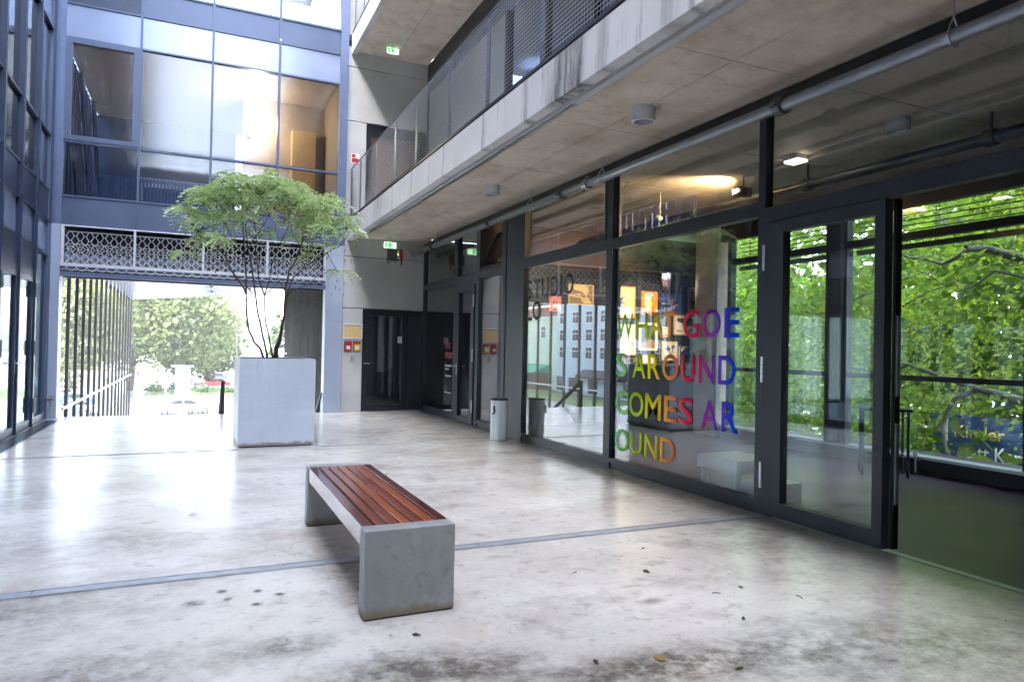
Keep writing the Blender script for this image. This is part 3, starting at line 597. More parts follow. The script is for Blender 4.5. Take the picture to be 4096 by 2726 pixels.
for nme, c in dict(p_yellow=(.85,.60,.26), p_cream=(.82,.74,.60), p_orange=(.95,.26,.02), p_pink=(.85,.30,.26), p_navy=(.03,.05,.20), p_blue=(.06,.12,.42), p_green=(.03,.26,.15), p_black=(.02,.02,.02), p_peach=(.82,.62,.48), p_teal=(.25,.62,.58), p_brown=(.35,.22,.10), p_frame=(.68,.50,.32), p_white=(.8,.8,.78), p_darkgreen=(.03,.06,.035), p_gold=(.95,.70,.05)).items(): pm(nme, c, .5, var=.06)
picture(6.16,6.42,2.18,2.47,'pink poster with black scribbled drawing under the letters STUDIO','p_pink',.004,'p_pink',[('p_black',blob(.5,.5,.2,12,.4)),('p_pink',blob(.5,.5,.12,9,.4)),('p_black',blob(.5,.1,.18,8,.1,.5)),('p_black',[(.1,.85),(.16,.85),(.16,.95),(.1,.95)])])
picture(6.58,7.15,2.33,2.73,'landscape picture of two cream arms in yellow frame','p_yellow',.02,'p_brown',[('p_yellow',[(.15,1),(.75,1),(.85,.75),(.72,.42),(.6,.62),(.35,.72),(.2,.75)]),('p_yellow',[(.02,.5),(.55,.4),(.62,.32),(.78,.42),(.98,.02),(.62,.02),(.5,.2),(.52,.3),(.0,.40)]),('p_cream',blob(.42,.5,.07,7,.2,.8)),('p_brown',[(.52,.08),(.6,.16),(.58,.2),(.5,.12)])])
picture(7.70,8.14,2.11,2.75,'tall yellow print with blue stair drawing in orange frame','p_orange',.014,'p_yellow',[('p_blue',[(.05,.35),(.3,.62),(.34,.58),(.2,.36),(.62,.34),(.62,.3),(.05,.28)]),('p_navy',[(.05,.55),(.4,.72),(.44,.69),(.1,.5)]),('p_blue',[(.25,.5),(.5,.46),(.5,.42),(.25,.46)]),('p_cream',[(.1,.24),(.6,.26),(.6,.12),(.1,.1)])])
picture(8.30,8.69,2.20,2.68,'orange poster of an abstract turquoise and cream shape','p_orange',.004,'p_orange',[('p_peach',blob(.42,.5,.26,10,.2,1.3)),('p_teal',blob(.45,.85,.26,9,.15,.4)),('p_gold',blob(.6,.47,.12,6,.1,.8)),('p_black',[(.05,.02),(.95,.02),(.8,.12),(.5,.05),(.2,.14)])])
picture(8.80,9.37,2.22,2.66,'nearly black unframed print with tangled neon lines','p_navy',.003,'p_navy',[('p_black',blob(.2,.25,.18,9,.4)),('p_pink',[(.42,.2),(.46,.2),(.5,.7),(.48,.75)]),('p_white',[(.5,.4),(.75,.52),(.76,.5),(.5,.36)]),('p_gold',[(.3,.62),(.42,.66),(.42,.63),(.3,.6)]),('p_white',[(.5,.3),(.7,.42),(.7,.4),(.5,.27)])])
picture(9.50,9.87,2.31,2.82,'white framed print with green bursts on cream, highest right','p_white',.028,'p_cream',[('p_gold',[(.1,.0),(.5,.5),(.0,.15)]),('p_gold',[(.9,.0),(.5,.5),(1,.25)]),('p_gold',[(.1,1),(.5,.5),(.3,1)]),('p_gold',[(.8,1),(.5,.5),(1,.75)]),('p_green',blob(.5,.94,.12,8,.3,.5)),('p_green',blob(.15,.82,.13,8,.3,.6)),('p_green',blob(.85,.8,.15,8,.3,.5)),('p_green',blob(.62,.14,.22,10,.3,.5)),('p_green',blob(.3,.35,.14,8,.3,.4)),('p_green',blob(.82,.52,.12,8,.3,.5))])
picture(8.25,8.71,1.46,2.03,'cream framed print of dark trees over sand','p_cream',.045,'p_darkgreen',[('p_brown',[(0,0),(1,0),(1,.32),(.7,.4),(.4,.3),(0,.22)])])
picture(7.79,8.17,1.36,1.99,'large pale print with faint marks behind the letter H','p_frame',.008,'p_cream',[('p_black',blob(.8,.35,.04,6,.5)),('p_frame',blob(.3,.35,.04,6,.5))])
picture(8.84,9.03,1.75,1.96,'small print with dark and orange blots behind the letter T','p_white',.008,'p_cream',[('p_orange',[(.05,.03),(.95,.03),(.9,.3),(.1,.2)]),('p_black',blob(.3,.85,.1)),('p_navy',blob(.85,.6,.1))])
picture(9.13,9.72,1.80,2.22,'wood framed street photograph behind the letter G','p_frame',.028,'p_cream',[('p_darkgreen',[(.1,.12),(.9,.12),(.9,.9),(.1,.9)]),('p_cream',[(.1,.2),(.6,.12),(.9,.4),(.1,.7)]),('p_black',[(.5,.4),(.62,.4),(.64,.8),(.5,.82)])])
picture(8.83,9.23,1.26,1.66,'cream print with blue flowers behind the letter O','p_frame',.010,'p_cream',[('p_blue',blob(.38,.62,.16,11,.5,.9)),('p_blue',blob(.72,.7,.12,9,.5,1.2)),('p_navy',[(.5,.1),(.54,.1),(.45,.6),(.40,.6)]),('p_navy',[(.52,.1),(.56,.1),(.75,.6),(.7,.6)])])
picture(9.28,9.56,1.17,1.56,'thin white framed navy print behind the letter U','p_white',.008,'p_navy',[('p_blue',[(0,.4),(.7,.7),(1,.5),(.3,.3)]),('p_white',[(.1,.9),(.6,1),(.2,.7)])])
picture(9.63,9.93,1.43,1.72,'small square cream picture in deep wooden frame, far right','p_frame',.022,'p_cream',[('p_frame',[(.45,.5),(.55,.5),(.5,.42)])])
picture(7.91,8.19,1.02,1.29,'dark flower picture in thin red frame behind the letter S','p_orange',.007,'p_darkgreen',[('p_pink',blob(.45,.62,.12,9,.4))])
picture(8.35,8.64,.97,1.37,'blank beige panel in wooden frame behind the letter R','p_frame',.016,'p_cream',[])

# plants on counter
def tuft(name, lab, c, n_, r, h, mat, cat='plant'):
    m_ = MB()
    for i in range(n_):
        a = random.uniform(0, 6.28); rr2 = r*random.uniform(.2, 1); hh = h*random.uniform(.4, 1); w = .012
        b0 = Vector(c); tip = b0+Vector((math.cos(a)*rr2, math.sin(a)*rr2, hh)); mid = b0+Vector((math.cos(a)*rr2*.4, math.sin(a)*rr2*.4, hh*.75)); sd_ = Vector((-math.sin(a), math.cos(a), 0))*w
        m_.poly([b0-sd_*.4, b0+sd_*.4, mid+sd_, mid-sd_]); m_.poly([mid-sd_, mid+sd_, tip])
    return m_
t = thing('potted_plant', 'small leafy plant on the dark blue counter', 'plant', (8.45, 10.5, 1.19)); MB().tube([(8.45,10.5,1.19),(8.45,10.5,1.29)], [.06,.08], 12).build('pot', 'darkgrey', t); tuft('', '', (8.45,10.5,1.28), 60, .18, .16, None).build('foliage', 'leaf_far_dark', t)

# lamps and pipes inside
t = thing('interior_pipe', 'dark ceiling pipe with clamps seen through the glass', 'pipe', (6.8, 5, 3.52)); MB().tube([(6.8,-3,3.53),(6.8,11.7,3.53)], .06, 12).build('pipe', 'pipe_dark', t, smooth=True)
for y in (4.05, 6.2, 8.3): MB().tube([(6.8,y-.05,3.53),(6.8,y+.05,3.53)], .082, 12).box(6.79,6.81,y-.01,y+.01,3.6,3.779).build('clamp', 'pipe_dark', t)
t = thing('thin_pipe', 'thin sprinkler pipe with small heads behind the dark pipe', 'pipe', (7.25, 5, 3.5)); MB().tube([(7.25,-3,3.48),(7.25,9.6,3.48)], .022, 8).build('pipe', 'pipe', t, smooth=True)
for y in (4.6, 5.3, 6.2, 6.8, 8.1, 9.0): MB().tube([(7.25,y,3.50),(7.25,y,3.40)], .014, 6).tube([(7.25,y,3.42),(7.25,y,3.40)], .03, 8).build('sprinkler_head', 'steel', t)
t = thing('flood_light', 'warm floodlight washing the ceiling inside the shop', 'lamp', (6.42, 7.0, 3.62))
B(6.36,6.60,6.93,7.03,3.50,3.62).build('housing', 'black', t, bevel=.008); B(6.37,6.50,7.031,7.04,3.52,3.60).build('lamp_glass', 'warmlamp', t); MB().tube([(6.5,6.98,3.62),(6.5,6.98,3.779)], .01, 6).build('stem', 'black', t)
ll = bpy.data.lights.new('flood_lamp', 'SPOT'); ll.energy = 14; ll.color = (1, .68, .34); ll.spot_size = R(120); ll.spot_blend = .8; ll.shadow_soft_size = .05
lo = bpy.data.objects.new('flood_lamp', ll); COL.objects.link(lo); lo.parent = t; lo.location = (0, .12, -.02)
lo.rotation_euler = Vector((-.15, .85, .35)).to_track_quat('-Z', 'Y').to_euler()
t = thing('ceiling_lamp', 'small lit rectangular lamp on the shop ceiling', 'lamp', (6.37, 6.0, 3.75)); B(6.28,6.46,5.9,6.1,3.72,3.779).build('body', 'white', t); B(6.29,6.45,5.895,6.09,3.70,3.7195).build('diffuser', 'tube', t)
t = thing('spotlight', 'small hanging spotlight lit warm near the brown wall', 'lamp', (6.15, 8.3, 3.4)); MB().tube([(6.15,8.3,3.779),(6.15,8.3,3.45)], .006, 6).build('stem', 'pvc_white', t); MB().tube([(6.11,8.3,3.42),(6.19,8.34,3.40)], [.03,.035], 10).build('head', 'pvc_white', t)
def spot(par, loc, aim, e, col=(1,.80,.56), size=75):
    q_ = bpy.data.lights.new('spot_lamp', 'SPOT'); q_.energy = e; q_.color = col; q_.spot_size = R(size); q_.spot_blend = .6; q_.shadow_soft_size = .04
    o_ = bpy.data.objects.new('spot_lamp', q_); COL.objects.link(o_); o_.parent = par; o_.location = Vector(loc)-ORI[par.name]; o_.rotation_euler = (Vector(aim)-Vector(loc)).to_track_quat('-Z','Y').to_euler()
spot(t, (6.2,8.38,3.38), (6.9,11.8,2.3), 45, size=58)
t = thing('spotlight', 'second small spotlight clamped on the thin pipe lighting the pictures', 'lamp', (7.25, 8.6, 3.4)); MB().tube([(7.25,8.62,3.38),(7.3,8.74,3.33)], [.03,.035], 10).build('head', 'pvc_white', t); MB().tube([(7.25,8.6,3.48),(7.25,8.62,3.38)], .008, 6).build('bracket', 'steel', t)
spot(t, (7.32,8.8,3.30), (8.3,11.8,1.9), 60, size=38)
# high table and tap, white bench
t = thing('high_table', 'tall black tubular frame table in the room by the rear windows', 'table', (7.5, 5.7, 0))
def leg(x, y): MB().tube([(x,y,0),(x,y,.78)], .016, 8).build('leg', 'black', t)
for (x, y) in ((7.39,5.85),(7.74,5.51),(7.62,6.07),(7.96,5.74)): leg(x, y)
MB().prism([(7.37,5.83,.782),(7.76,5.47,.782),(8.0,5.74,.782),(7.62,6.1,.782)], (0,0,.03)).build('table_top', 'black', t)
MB().tube([(7.39,5.85,.25),(7.74,5.51,.25)], .009, 6).tube([(7.74,5.51,.25),(7.96,5.74,.25)], .009, 6).build('stretcher', 'steel', t)
t = thing('ashtray', 'thin ring dish lying on the high table', 'dish', (7.66, 5.8, .812)); MB().ring((7.66,5.8,.82), (0,0,1), .07, .006).build('rim', 'steel', t); MB().tube([(7.66,5.8,.813),(7.66,5.8,.816)], .07, 16).build('base', 'steel', t)
t = thing('radiator_valve', 'brass valve low on the dark sill behind the high table', 'valve', (8.2, 5.75, 0)); MB().tube([(8.22,5.75,.0),(8.22,5.75,.2)], .014, 8).tube([(8.22,5.75,.2),(8.22,5.75,.25)], .03, 10).tube([(8.22,5.75,.15),(8.3,5.75,.15)], .012, 8).build('valve', 'steel', t)
t = thing('white_box_bench', 'low white wooden bench with thick top just inside the glass', 'bench', (5.2, 5.6, 0))
B(4.95,5.5,5.35,5.95,.22,.36).build('seat', 'white', t, bevel=.006)
for (x, y) in ((5.0,5.40),(5.42,5.40),(5.0,5.88),(5.42,5.88)): B(x-.03,x+.03,y-.03,y+.03,0,.219).build('leg', 'white', t)
B(4.98,5.47,5.0,5.33,.0,.18).build('lower_box', 'white', t, bevel=.006)

# ================================================================== BACK BUILDING (blue grey curtain wall over the passage)
K = thing('curtain_wall_building', 'blue grey glazed building bridging the passage at the back of the court', 'building', (.2, YB, 3.6))
def km(name, x0, x1, z0, z1, mat='bluegrey', y0=YB-.03, y1=YB+.09): return B(x0, x1, y0, y1, z0, z1).build(name, mat, K)
MX = [(-2.40,-2.30),(-1.098,-1.058),(.165,.207),(1.436,1.48),(2.69,2.86)]
for i, (a, b) in enumerate(MX): km('mullion', a, b, 3.575, 16.4, 'bluepost' if i in (0, 4) else 'bluegrey', YB-(.07 if i in (0,4) else .04))
for (z0, z1) in [(4.092,4.125),(5.105,5.145),(7.035,7.065),(7.672,7.70),(8.185,8.225),(9.2,9.24),(11.1,11.13),(11.7,11.74),(12.24,12.28),(13.2,13.24),(15.1,15.14),(16.3,16.4)]:
    for j in range(4): km('transom', MX[j][1], MX[j+1][0], z0, z1)
for j in range(4):
    a, b = MX[j][1], MX[j+1][0]
    km('transom', a, b, 3.575, 3.61)
    for (z0, z1, mt) in [(3.611,4.091,'bluegrey'),(7.066,7.671,'palepanel'),(7.701,8.184,'bluedark' if j == 0 else 'bluegrey'),(11.131,11.699,'palepanel'),(11.741,12.239,'bluegrey'),(15.141,16.299,'bluegrey')]:
        km('spandrel_panel', a, b, z0, z1, mt, YB, YB+.05)
    for (z0, z1) in [(4.126,5.104),(5.146,7.034),(8.226,9.199),(9.241,11.099),(12.281,13.199),(13.241,15.099)]:
        km('window_pane', a, b, z0, z1, 'glass_dark', YB+.02, YB+.032)
for (x0, x1, z0, z1) in [(-2.30,-2.20,5.145,7.035),(-1.198,-1.098,5.145,7.035),(-2.20,-1.198,5.145,5.235),(-2.20,-1.198,6.945,7.035)]:
    km('opening_frame', x0, x1, z0, z1, 'bluegrey', YB-.05, YB+.019)
for z, x0 in ((7.62, 1.436), (7.62, 2.69)): km('clip', x0+.0, x0+.044, z+.1, z+.14, 'white', YB-.048, YB-.041)
# interior of that storey
struct('interior_floor', B(-2.45, 2.85, YB+.1, 21, 3.72, 4.08), 'wallconc')
struct('interior_ceiling', B(-2.45, 2.85, YB+.1, 21, 7.3, 7.66), 'tanwall'); struct('interior_ceiling', B(-2.45, 2.85, YB+.1, 21, 11.4, 11.7), 'tanwall')
B(-2.45, .9, 20.8, 21, 4.09, 7.29).build('inner_wall', 'bluedark', None, label='dark rear wall inside the first floor left part', cat='wall')
B(.905, 2.85, 17.6, 17.75, 4.09, 7.29).build('inner_wall', 'tanwall', None, label='tan inner wall behind the two right windows of the first floor', cat='wall')
B(2.0, 2.55, 17.3, 17.595, 4.09, 6.6).build('inner_pillar', 'orangewall', None, label='yellow ochre pillar behind the rightmost first floor window', cat='pillar')
sw = thing('slat_screen', 'upper slatted side screen with diagonal braces seen through the leftmost windows', 'screen', (-2.45, 18, 4.1))
smu = MB().box(-.05,.05,-.08,.08,4.09,7.29).mesh('slat')
for i in range(17):
    o_ = link(smu, 'slat', 'bluedark', sw); o_.location = Vector((-2.5, 15.6+i*.33, 0))-ORI[sw.name]
for k in range(3): MB().tube([(-2.38,15.5+k*1.9,7.2),(-2.38,17.4+k*1.9,4.2)], .06, 6).build('brace', 'bluedark', sw)
B(2.80,2.85,15.4,21,4.09,7.29).build('inner_wall', 'tanwall', None, label='tan side wall inside the first floor at the right', cat='wall')
t = thing('wall_lamp', 'lit warm strip lamp inside the first floor behind the third window', 'lamp', (1.1, 17.3, 6.6)); B(1.02,1.10,17.45,17.59,6.35,6.85).build('bracket', 'white', t); B(1.03,1.09,17.38,17.449,6.37,6.83).build('tube', 'warmlamp', t)
lp = bpy.data.lights.new('room_lamp', 'POINT'); lp.energy = 20; lp.color = (1,.72,.38); lp.shadow_soft_size = .1; lpo = bpy.data.objects.new('room_lamp', lp); COL.objects.link(lpo); lpo.parent = t; lpo.location = (.05, -.25, .0)
rd = thing('radiator', 'long white finned radiator behind the lower first floor windows', 'radiator', (-.5, 15.4, 4.1))
fin = MB().box(-.018,.018,0,.06,0,.5).mesh('fin')
for i in range(34):
    f_ = link(fin, 'fin', 'palepanel', rd); f_.location = Vector((-1.75+i*.062, 15.32, 4.13))-ORI[rd.name]
B(-1.8,.4,15.33,15.37,4.16,4.2).build('pipe', 'palepanel', rd); B(-1.8,.4,15.33,15.37,4.56,4.6).build('pipe', 'palepanel', rd)
t = thing('desk', 'pale long desk inside the first floor window', 'desk', (-.3, 16.4, 4.09)); B(-1.2,.7,16.2,17.0,4.80,4.84).build('table_top', 'white', t)
for x in (-1.15, .6): B(x,x+.05,16.3,16.9,4.09,4.799).build('leg', 'white', t)

# roller gate over passage
G = thing('roller_gate', 'galvanised honeycomb roller gate panel above the passage opening', 'gate', (.1, 15, 2.8))
for (x0, x1) in [(-2.30,-2.25),(-1.125,-1.085),(.075,.115),(1.275,1.315),(2.43,2.475)]: B(x0,x1,14.98,15.03,2.861,3.539).build('frame_post', 'gal', G)
B(-2.30,2.475,14.98,15.03,3.54,3.565).build('frame_rail', 'gal', G); B(-2.30,2.475,14.96,15.04,2.80,2.86).build('frame_rail', 'gal', G)
B(-2.29,2.475,14.99,15.14,2.745,2.799).build('shelf', 'bluegrey', G); B(-2.29,2.475,14.97,15.03,2.62,2.70).build('lower_bar', 'bluepost', G)
def hexmesh(mb, fn, x0, x1, z0, z1, px, pz, r_):
    nrow = int((z1-z0)/pz)
    for k in range(nrow+1):
        z = z0+k*pz; off = (k % 2)*px/2; x = x0-px+off; pts = []
        while x < x1+px:
            for (dx, dz) in ((0,0),(px*.22,0),(px*.5,pz*.5 if k < 999 else 0),(px*.72,pz*.5)):
                pass
            x += px
        # zigzag wire: flat low, ramp, flat high, ramp
        x = x0-px+off; pts = []
        while x < x1+px: pts += [(x,z),(x+px*.2,z),(x+px*.5,z+pz),(x+px*.7,z+pz)]; x += px
        pts = [p for p in pts if x0 <= p[0] <= x1 and p[1] <= z1+.001]
        seg = [fn(*p) for p in pts]
        if len(seg) > 1: mb.tube(seg, r_, 4, False)
hm = MB(); hexmesh(hm, lambda x, z: (x, 15.0, z), -2.25, 2.43, 2.865, 3.45, .157, .083, .0068)
hm.build('honeycomb_mesh', 'gal', G, kind='stuff')
h2 = MB(); hexmesh(h2, lambda x, z: (x, 15.42-.26*math.cos((z-3.1)/.26), 3.08+.26*math.sin((z-3.1)/.26)), -2.25, 2.43, 2.8, 3.3, .157, .06, .006)
h2.build('rolled_mesh', 'gal', G, kind='stuff')
MB().tube([(-2.25,15.45,3.08),(2.43,15.45,3.08)], .16, 12).build('roller_drum', 'frame_dark', G)
ch = MB()
for i in range(29):
    x = -2.2+i*.162; ch.tube([(x+.162*q/6, 14.955, 2.79-.075*math.sin(math.pi*q/6)) for q in range(7)], .004, 4, False).box(x-.02,x+.02,14.95,14.96,2.765,2.785)
ch.build('chain_loops', 'gal', G, kind='stuff')
struct('gate_recess', B(-2.45, 2.85, 15.85, 15.95, 2.65, 3.71), 'frame_dark'); struct('gate_recess', B(-2.45, 2.85, 15.11, 15.84, 3.62, 3.71), 'frame_dark')
for (x0, x1, lab) in [(-2.505,-2.305,'pale blue metal column left of the passage beside the glass wall'),(2.48,2.845,'pale blue metal column right of the passage beside the concrete wall')]:
    t = thing('metal_column', lab, 'column', ((x0+x1)/2, 15.1, 0)); B(x0,x1,14.98,15.3,0,1.95).build('lower_panel', 'column', t); B(x0,x1,14.98,15.3,1.954,3.57).build('upper_panel', 'column', t)
t = thing('socket_box', 'small grey socket box with conduits low on the left column', 'socket', (-2.42, 14.96, .4)); B(-2.47,-2.35,14.9,14.979,.36,.44).build('box', 'grey', t, bevel=.004)
for x in (-2.44,-2.39): MB().tube([(x,14.95,0),(x,14.95,.36)], .012, 6).build('conduit', 'grey', t)

# passage
struct('passage_ceiling', MB().prism([(-2.36,15.96,3.04),(2.6,15.96,3.04),(2.6,22.7,3.04),(-2.36,30.5,3.04)], (0,0,.4)), 'palepanel')
struct('passage_ceiling', B(-2.36, 2.6, 15.2, 15.84, 2.95, 3.04), 'palepanel')
for i, (x, y) in enumerate([(.2,17.2),(.35,19.3),(.35,21.3),(.4,23.5),(2.0,17.8),(1.4,21.5)]):
    MB().tube([(x,y,3.039),(x,y,3.0)], .04, 8).box(x-.12,x+.12,y-.015,y+.015,3.0,3.012).build('ceiling_fitting', 'grey', None, label=['small fitting first on the passage ceiling','small fitting second on the passage ceiling','small fitting third on the passage ceiling','small fitting farthest on the passage ceiling','small fitting right front of the passage ceiling','small fitting right rear of the passage ceiling'][i], cat='fitting', group='fittings on the passage ceiling')
S = thing('slat_screen', 'tall screen of dark vertical steel slats along the left side of the passage', 'screen', (-2.3, 23, 0))
sm_ = MB().box(-.03,.03,-.045,.045,-5.5,3.04).mesh('slat')
for i in range(15):
    s_ = link(sm_, 'slat', 'black', S); s_.location = Vector((-2.3, 16.02+i*1.025, 0))-ORI[S.name]
B(-2.27,-2.23,15.3,30.45,.125,.165).build('rail', 'steel', S); B(-2.345,-2.33,15.3,30.45,-5.5,-5.3).build('rail', 'steel', S)
Pw = thing('ribbed_wall', 'ribbed dark concrete wall on the right side of the passage', 'wall', (2.5, 19, 0))
ys_ = [15.31,16.18,17.49,19.02,20.6,22.7]
for i in range(5):
    for (z0, z1) in ((-5.5,1.135),(1.155,3.03)):
        p_ = B(2.52,2.8,ys_[i]+.018,ys_[i+1]-.018,z0,z1).build('wall_panel', 'ribconc', Pw)
B(2.6,2.9,15.31,22.6,-5.5,3.03).build('backing', 'black', Pw)
ribs = MB(); z = -1.0
while z < 3.0:
    if abs(z-1.14) > .03: ribs.box(2.505,2.5205,15.32,22.68,z,z+.03)
    z += .058
ribs.build('ribs', 'ribconc', Pw, kind='stuff')
# stair going down
st = thing('stair', 'concrete stair leading down from the court to the street', 'stairs', (0, 15.3, 0))
for i in range(32): B(-2.2,2.45,15.21+i*.3,15.21+(i+1)*.3-.002,-.35-.17*(i+1),-.17*(i+1)).build('step', 'pave', st)
def hrail(x, lab):
    t = thing('stair_handrail', lab, 'handrail', (x, 15.1, 0))
    B(x-.035,x+.035,15.12,15.16,0,.67).build('post', 'frame_dark', t)
    MB().prism([(x-.035,15.161,.67),(x+.035,15.161,.67),(x+.035,15.161,.60),(x-.035,15.161,.60)], (0, 4.2, -2.4)).build('rail', 'frame_dark', t)
hrail(.515, 'dark flat handrail post left of the planter at the head of the stair')
t = thing('stair_stringer', 'dark sloping handrail end by the right column behind the planter', 'handrail', (2.42,15.1,0)); MB().prism([(2.34,15.1,0),(2.42,15.1,0),(2.475,15.1,.42),(2.455,15.1,.42)], (0,.08,0)).build('plate', 'frame_dark', t)

# ================================================================== LEFT GLASS BUILDING
A = thing('left_glass_building', 'dark blue framed glass building along the left side of the court', 'building', (XL, 8, 0))
def am(name, y0, y1, z0, z1, mat='bluedark', x0=XL-.1, x1=XL): return B(x0, x1, y0, y1, z0, z1).build(name, mat, A)
am('corner_post', 14.72, 14.97, 0, 16.4, 'bluegrey'); am('corner_post', 14.972, 15.04, 3.575, 16.4, 'bluepost'); B(XL-.1, -2.401, 15.05, 15.35, 3.575, 16.4).build('corner_infill', 'bluepost', A)
MY = [13.61]
while MY[-1] > -12: MY.append(MY[-1]-1.127)
for y in MY: am('mullion', y, y+.075, 0, 16.4, 'bluedark', x1=XL+.03)
edges = [14.72]+MY
for i in range(len(edges)-1):
    y1 = edges[i]; y0 = edges[i+1]+.075
    is_door = i in (1, 2)
    if y1 < 1.0:     # behind the camera: whole height bays
        am('glass_pane', y0, y1, .1, 2.95, 'glass_left', XL-.06, XL-.048)
    for (z0, z1) in [(2.945,3.0),(3.56,3.60),(4.09,4.13),(5.09,5.13),(7.0,7.04),(7.64,7.68)]: am('transom', y0, y1, z0, z1)
    am('spandrel_panel', y0, y1, 3.601, 4.089, 'bluedark', XL-.06, XL-.02)
    am('window_pane', y0, y1, 3.001, 3.559, 'palepanel', XL-.06, XL-.045)
    am('window_pane', y0, y1, 4.131, 5.089, 'glass_left', XL-.06, XL-.048); am('window_pane', y0, y1, 5.131, 6.999, 'glass_left', XL-.06, XL-.048)
    am('window_pane', y0, y1, 7.041, 7.639, 'palepanel', XL-.06, XL-.045); am('spandrel_panel', y0, y1, 7.681, 8.18, 'bluedark', XL-.06, XL-.02)
    am('window_pane', y0, y1, 8.2, 11.1, 'glass_left', XL-.06, XL-.048); am('spandrel_panel', y0, y1, 11.12, 12.2, 'bluedark', XL-.06, XL-.02); am('window_pane', y0, y1, 12.22, 15.2, 'glass_left', XL-.06, XL-.048); am('spandrel_panel', y0, y1, 15.22, 16.4, 'bluedark', XL-.06, XL-.02)
    if y1 >= 1.0:
        if is_door:
            am('spandrel_panel', y0, y1, 2.58, 2.944, 'bluedark', XL-.05, XL-.01)
            am('door_head', y0, y1, 2.47, 2.575)
            d = MB().box(XL-.06,XL,y0,y0+.10,.02,2.465).box(XL-.06,XL,y1-.10,y1,.02,2.465).box(XL-.06,XL,y0+.10,y1-.10,.02,.13).box(XL-.06,XL,y0+.10,y1-.10,2.38,2.465).build('door', 'bluedark', A)
            B(XL-.04,XL-.028,y0+.101,y1-.101,.131,2.379).build('door_glass', 'glass_left', d)
            hy = y1+.0375 if i == 1 else y0-.0375
            for z in (.35, 1.3, 2.25): MB().tube([(XL+.045,hy,z-.12),(XL+.045,hy,z+.12)], .014, 8).build('hinge', 'steel', d)
            ky = y0+.05 if i == 1 else y1-.05
            MB().tube([(XL,ky,1.08),(XL+.05,ky,1.08)], .009, 6).tube([(XL+.05,ky-.01,1.08),(XL+.05,ky+(.1 if i == 1 else -.1),1.08)], .010, 6).box(XL+.001,XL+.006,ky-.018,ky+.018,.92,1.13).build('handle', 'steel', d)
        else:
            am('sill', y0, y1, 0, .13); am('glass_pane', y0, y1, .131, 2.944, 'glass_left', XL-.06, XL-.048)
struct('interior_floor', B(-12, XL-.11, -14, 15.3, -.25, -.01), 'intfloor')
for z in (3.0, 7.1, 11.2, 16.0): struct('interior_ceiling', B(-12, XL-.11, -14, 15.04, z, z+(.9 if z < 12 else .4)), 'tanwall')
B(-7.1,-7.0,-14,15.04,3.91,7.09).build('inner_wall', 'bluedark', None, label='dark inner wall on the first floor of the left building', cat='wall')
B(-7.1,-7.0,-14,15.04,8.01,16).build('inner_wall', 'bluedark', None, label='dark inner wall on the upper floors of the left building', cat='wall')
for (x0, x1, z0, z1) in [(-12,-2.6,-.25,.1),(-12,-2.6,2.6,16.4)]: struct('building_end', B(x0,x1,15.06,15.3,z0,z1), 'bluedark')
for i, x in enumerate((-12,-8.9,-5.8)): B(x,x+.1,15.06,15.2,.101,2.599).build('end_mullion', 'bluedark', None, label=['thin dark mullion farthest left in the end glazing','thin dark mullion in the middle of the end glazing','thin dark mullion nearest the court in the end glazing'][i], cat='mullion', group='mullions of the end glazing')

dk = thing('terrace_deck', 'concrete terrace deck over the near end of the court behind the viewer', 'terrace', (1, -4, 3.7))
B(-2.34, 2.925, -9, .3, 3.72, 4.10).build('slab', 'wallconc', dk)
for y in (.25,):
    for z in (4.45, 4.8, 5.2): MB().tube([(-2.3,y,z),(2.9,y,z)], .016, 6).build('rail', 'railmetal', dk)
    for x in (-2.2,-.95,.3,1.55,2.8): MB().tube([(x,y,4.1),(x,y,5.2)], .018, 6).build('post', 'railmetal', dk)
# rear building behind the viewer (seen in reflections)
Q = thing('rear_building', 'low pale building closing the court behind the viewer', 'building', (1,-14,0))
B(-12, 9, -16, -14.01, -.2, 11.3).build('wall', 'render_white', Q)
for z in (11.7, 12.05, 12.4): MB().tube([(-12,-14.1,z),(9,-14.1,z)], .03, 6).build('roof_rail', 'railmetal', Q)
for i in range(13): MB().tube([(-12+i*1.75,-14.1,11.3),(-12+i*1.75,-14.1,12.4)], .03, 6).build('rail_post', 'railmetal', Q)
for i in range(7): B(-2.0+i*.98,-1.2+i*.98,-14.0,-13.96,8.2,10.2).build('window', 'windowdark', Q)
for i in range(7):
    w_ = B(-2.0+i*.98,-1.2+i*.98,-14.0,-13.96,4.6,6.6).build('window', 'windowdark', Q)

# ================================================================== PLANTER + TREE
pl = thing('planter', 'large square brushed metal planter holding the small tree', 'planter', (1.06, 10.85, 0))
B(.55,1.566,10.19,11.52,.018,1.22).build('body', 'planter', pl, bevel=.004)
B(.58,1.54,10.22,11.49,.0,.018).build('base', 'soil', pl)
for (x0,x1,y0,y1) in ((.546,.558,10.186,10.198),(1.558,1.570,10.186,10.198),(.546,.558,11.512,11.524)): B(x0,x1,y0,y1,.018,1.221).build('corner_seam', 'gal', pl)
B(.575,1.541,10.215,11.495,1.2201,1.226).build('soil', 'soil', pl)
MB().box(.55,.575,10.19,11.52,1.221,1.24).box(1.541,1.566,10.19,11.52,1.221,1.24).box(.575,1.541,10.19,10.215,1.221,1.24).box(.575,1.541,11.495,11.52,1.221,1.24).build('rim', 'planter', pl)

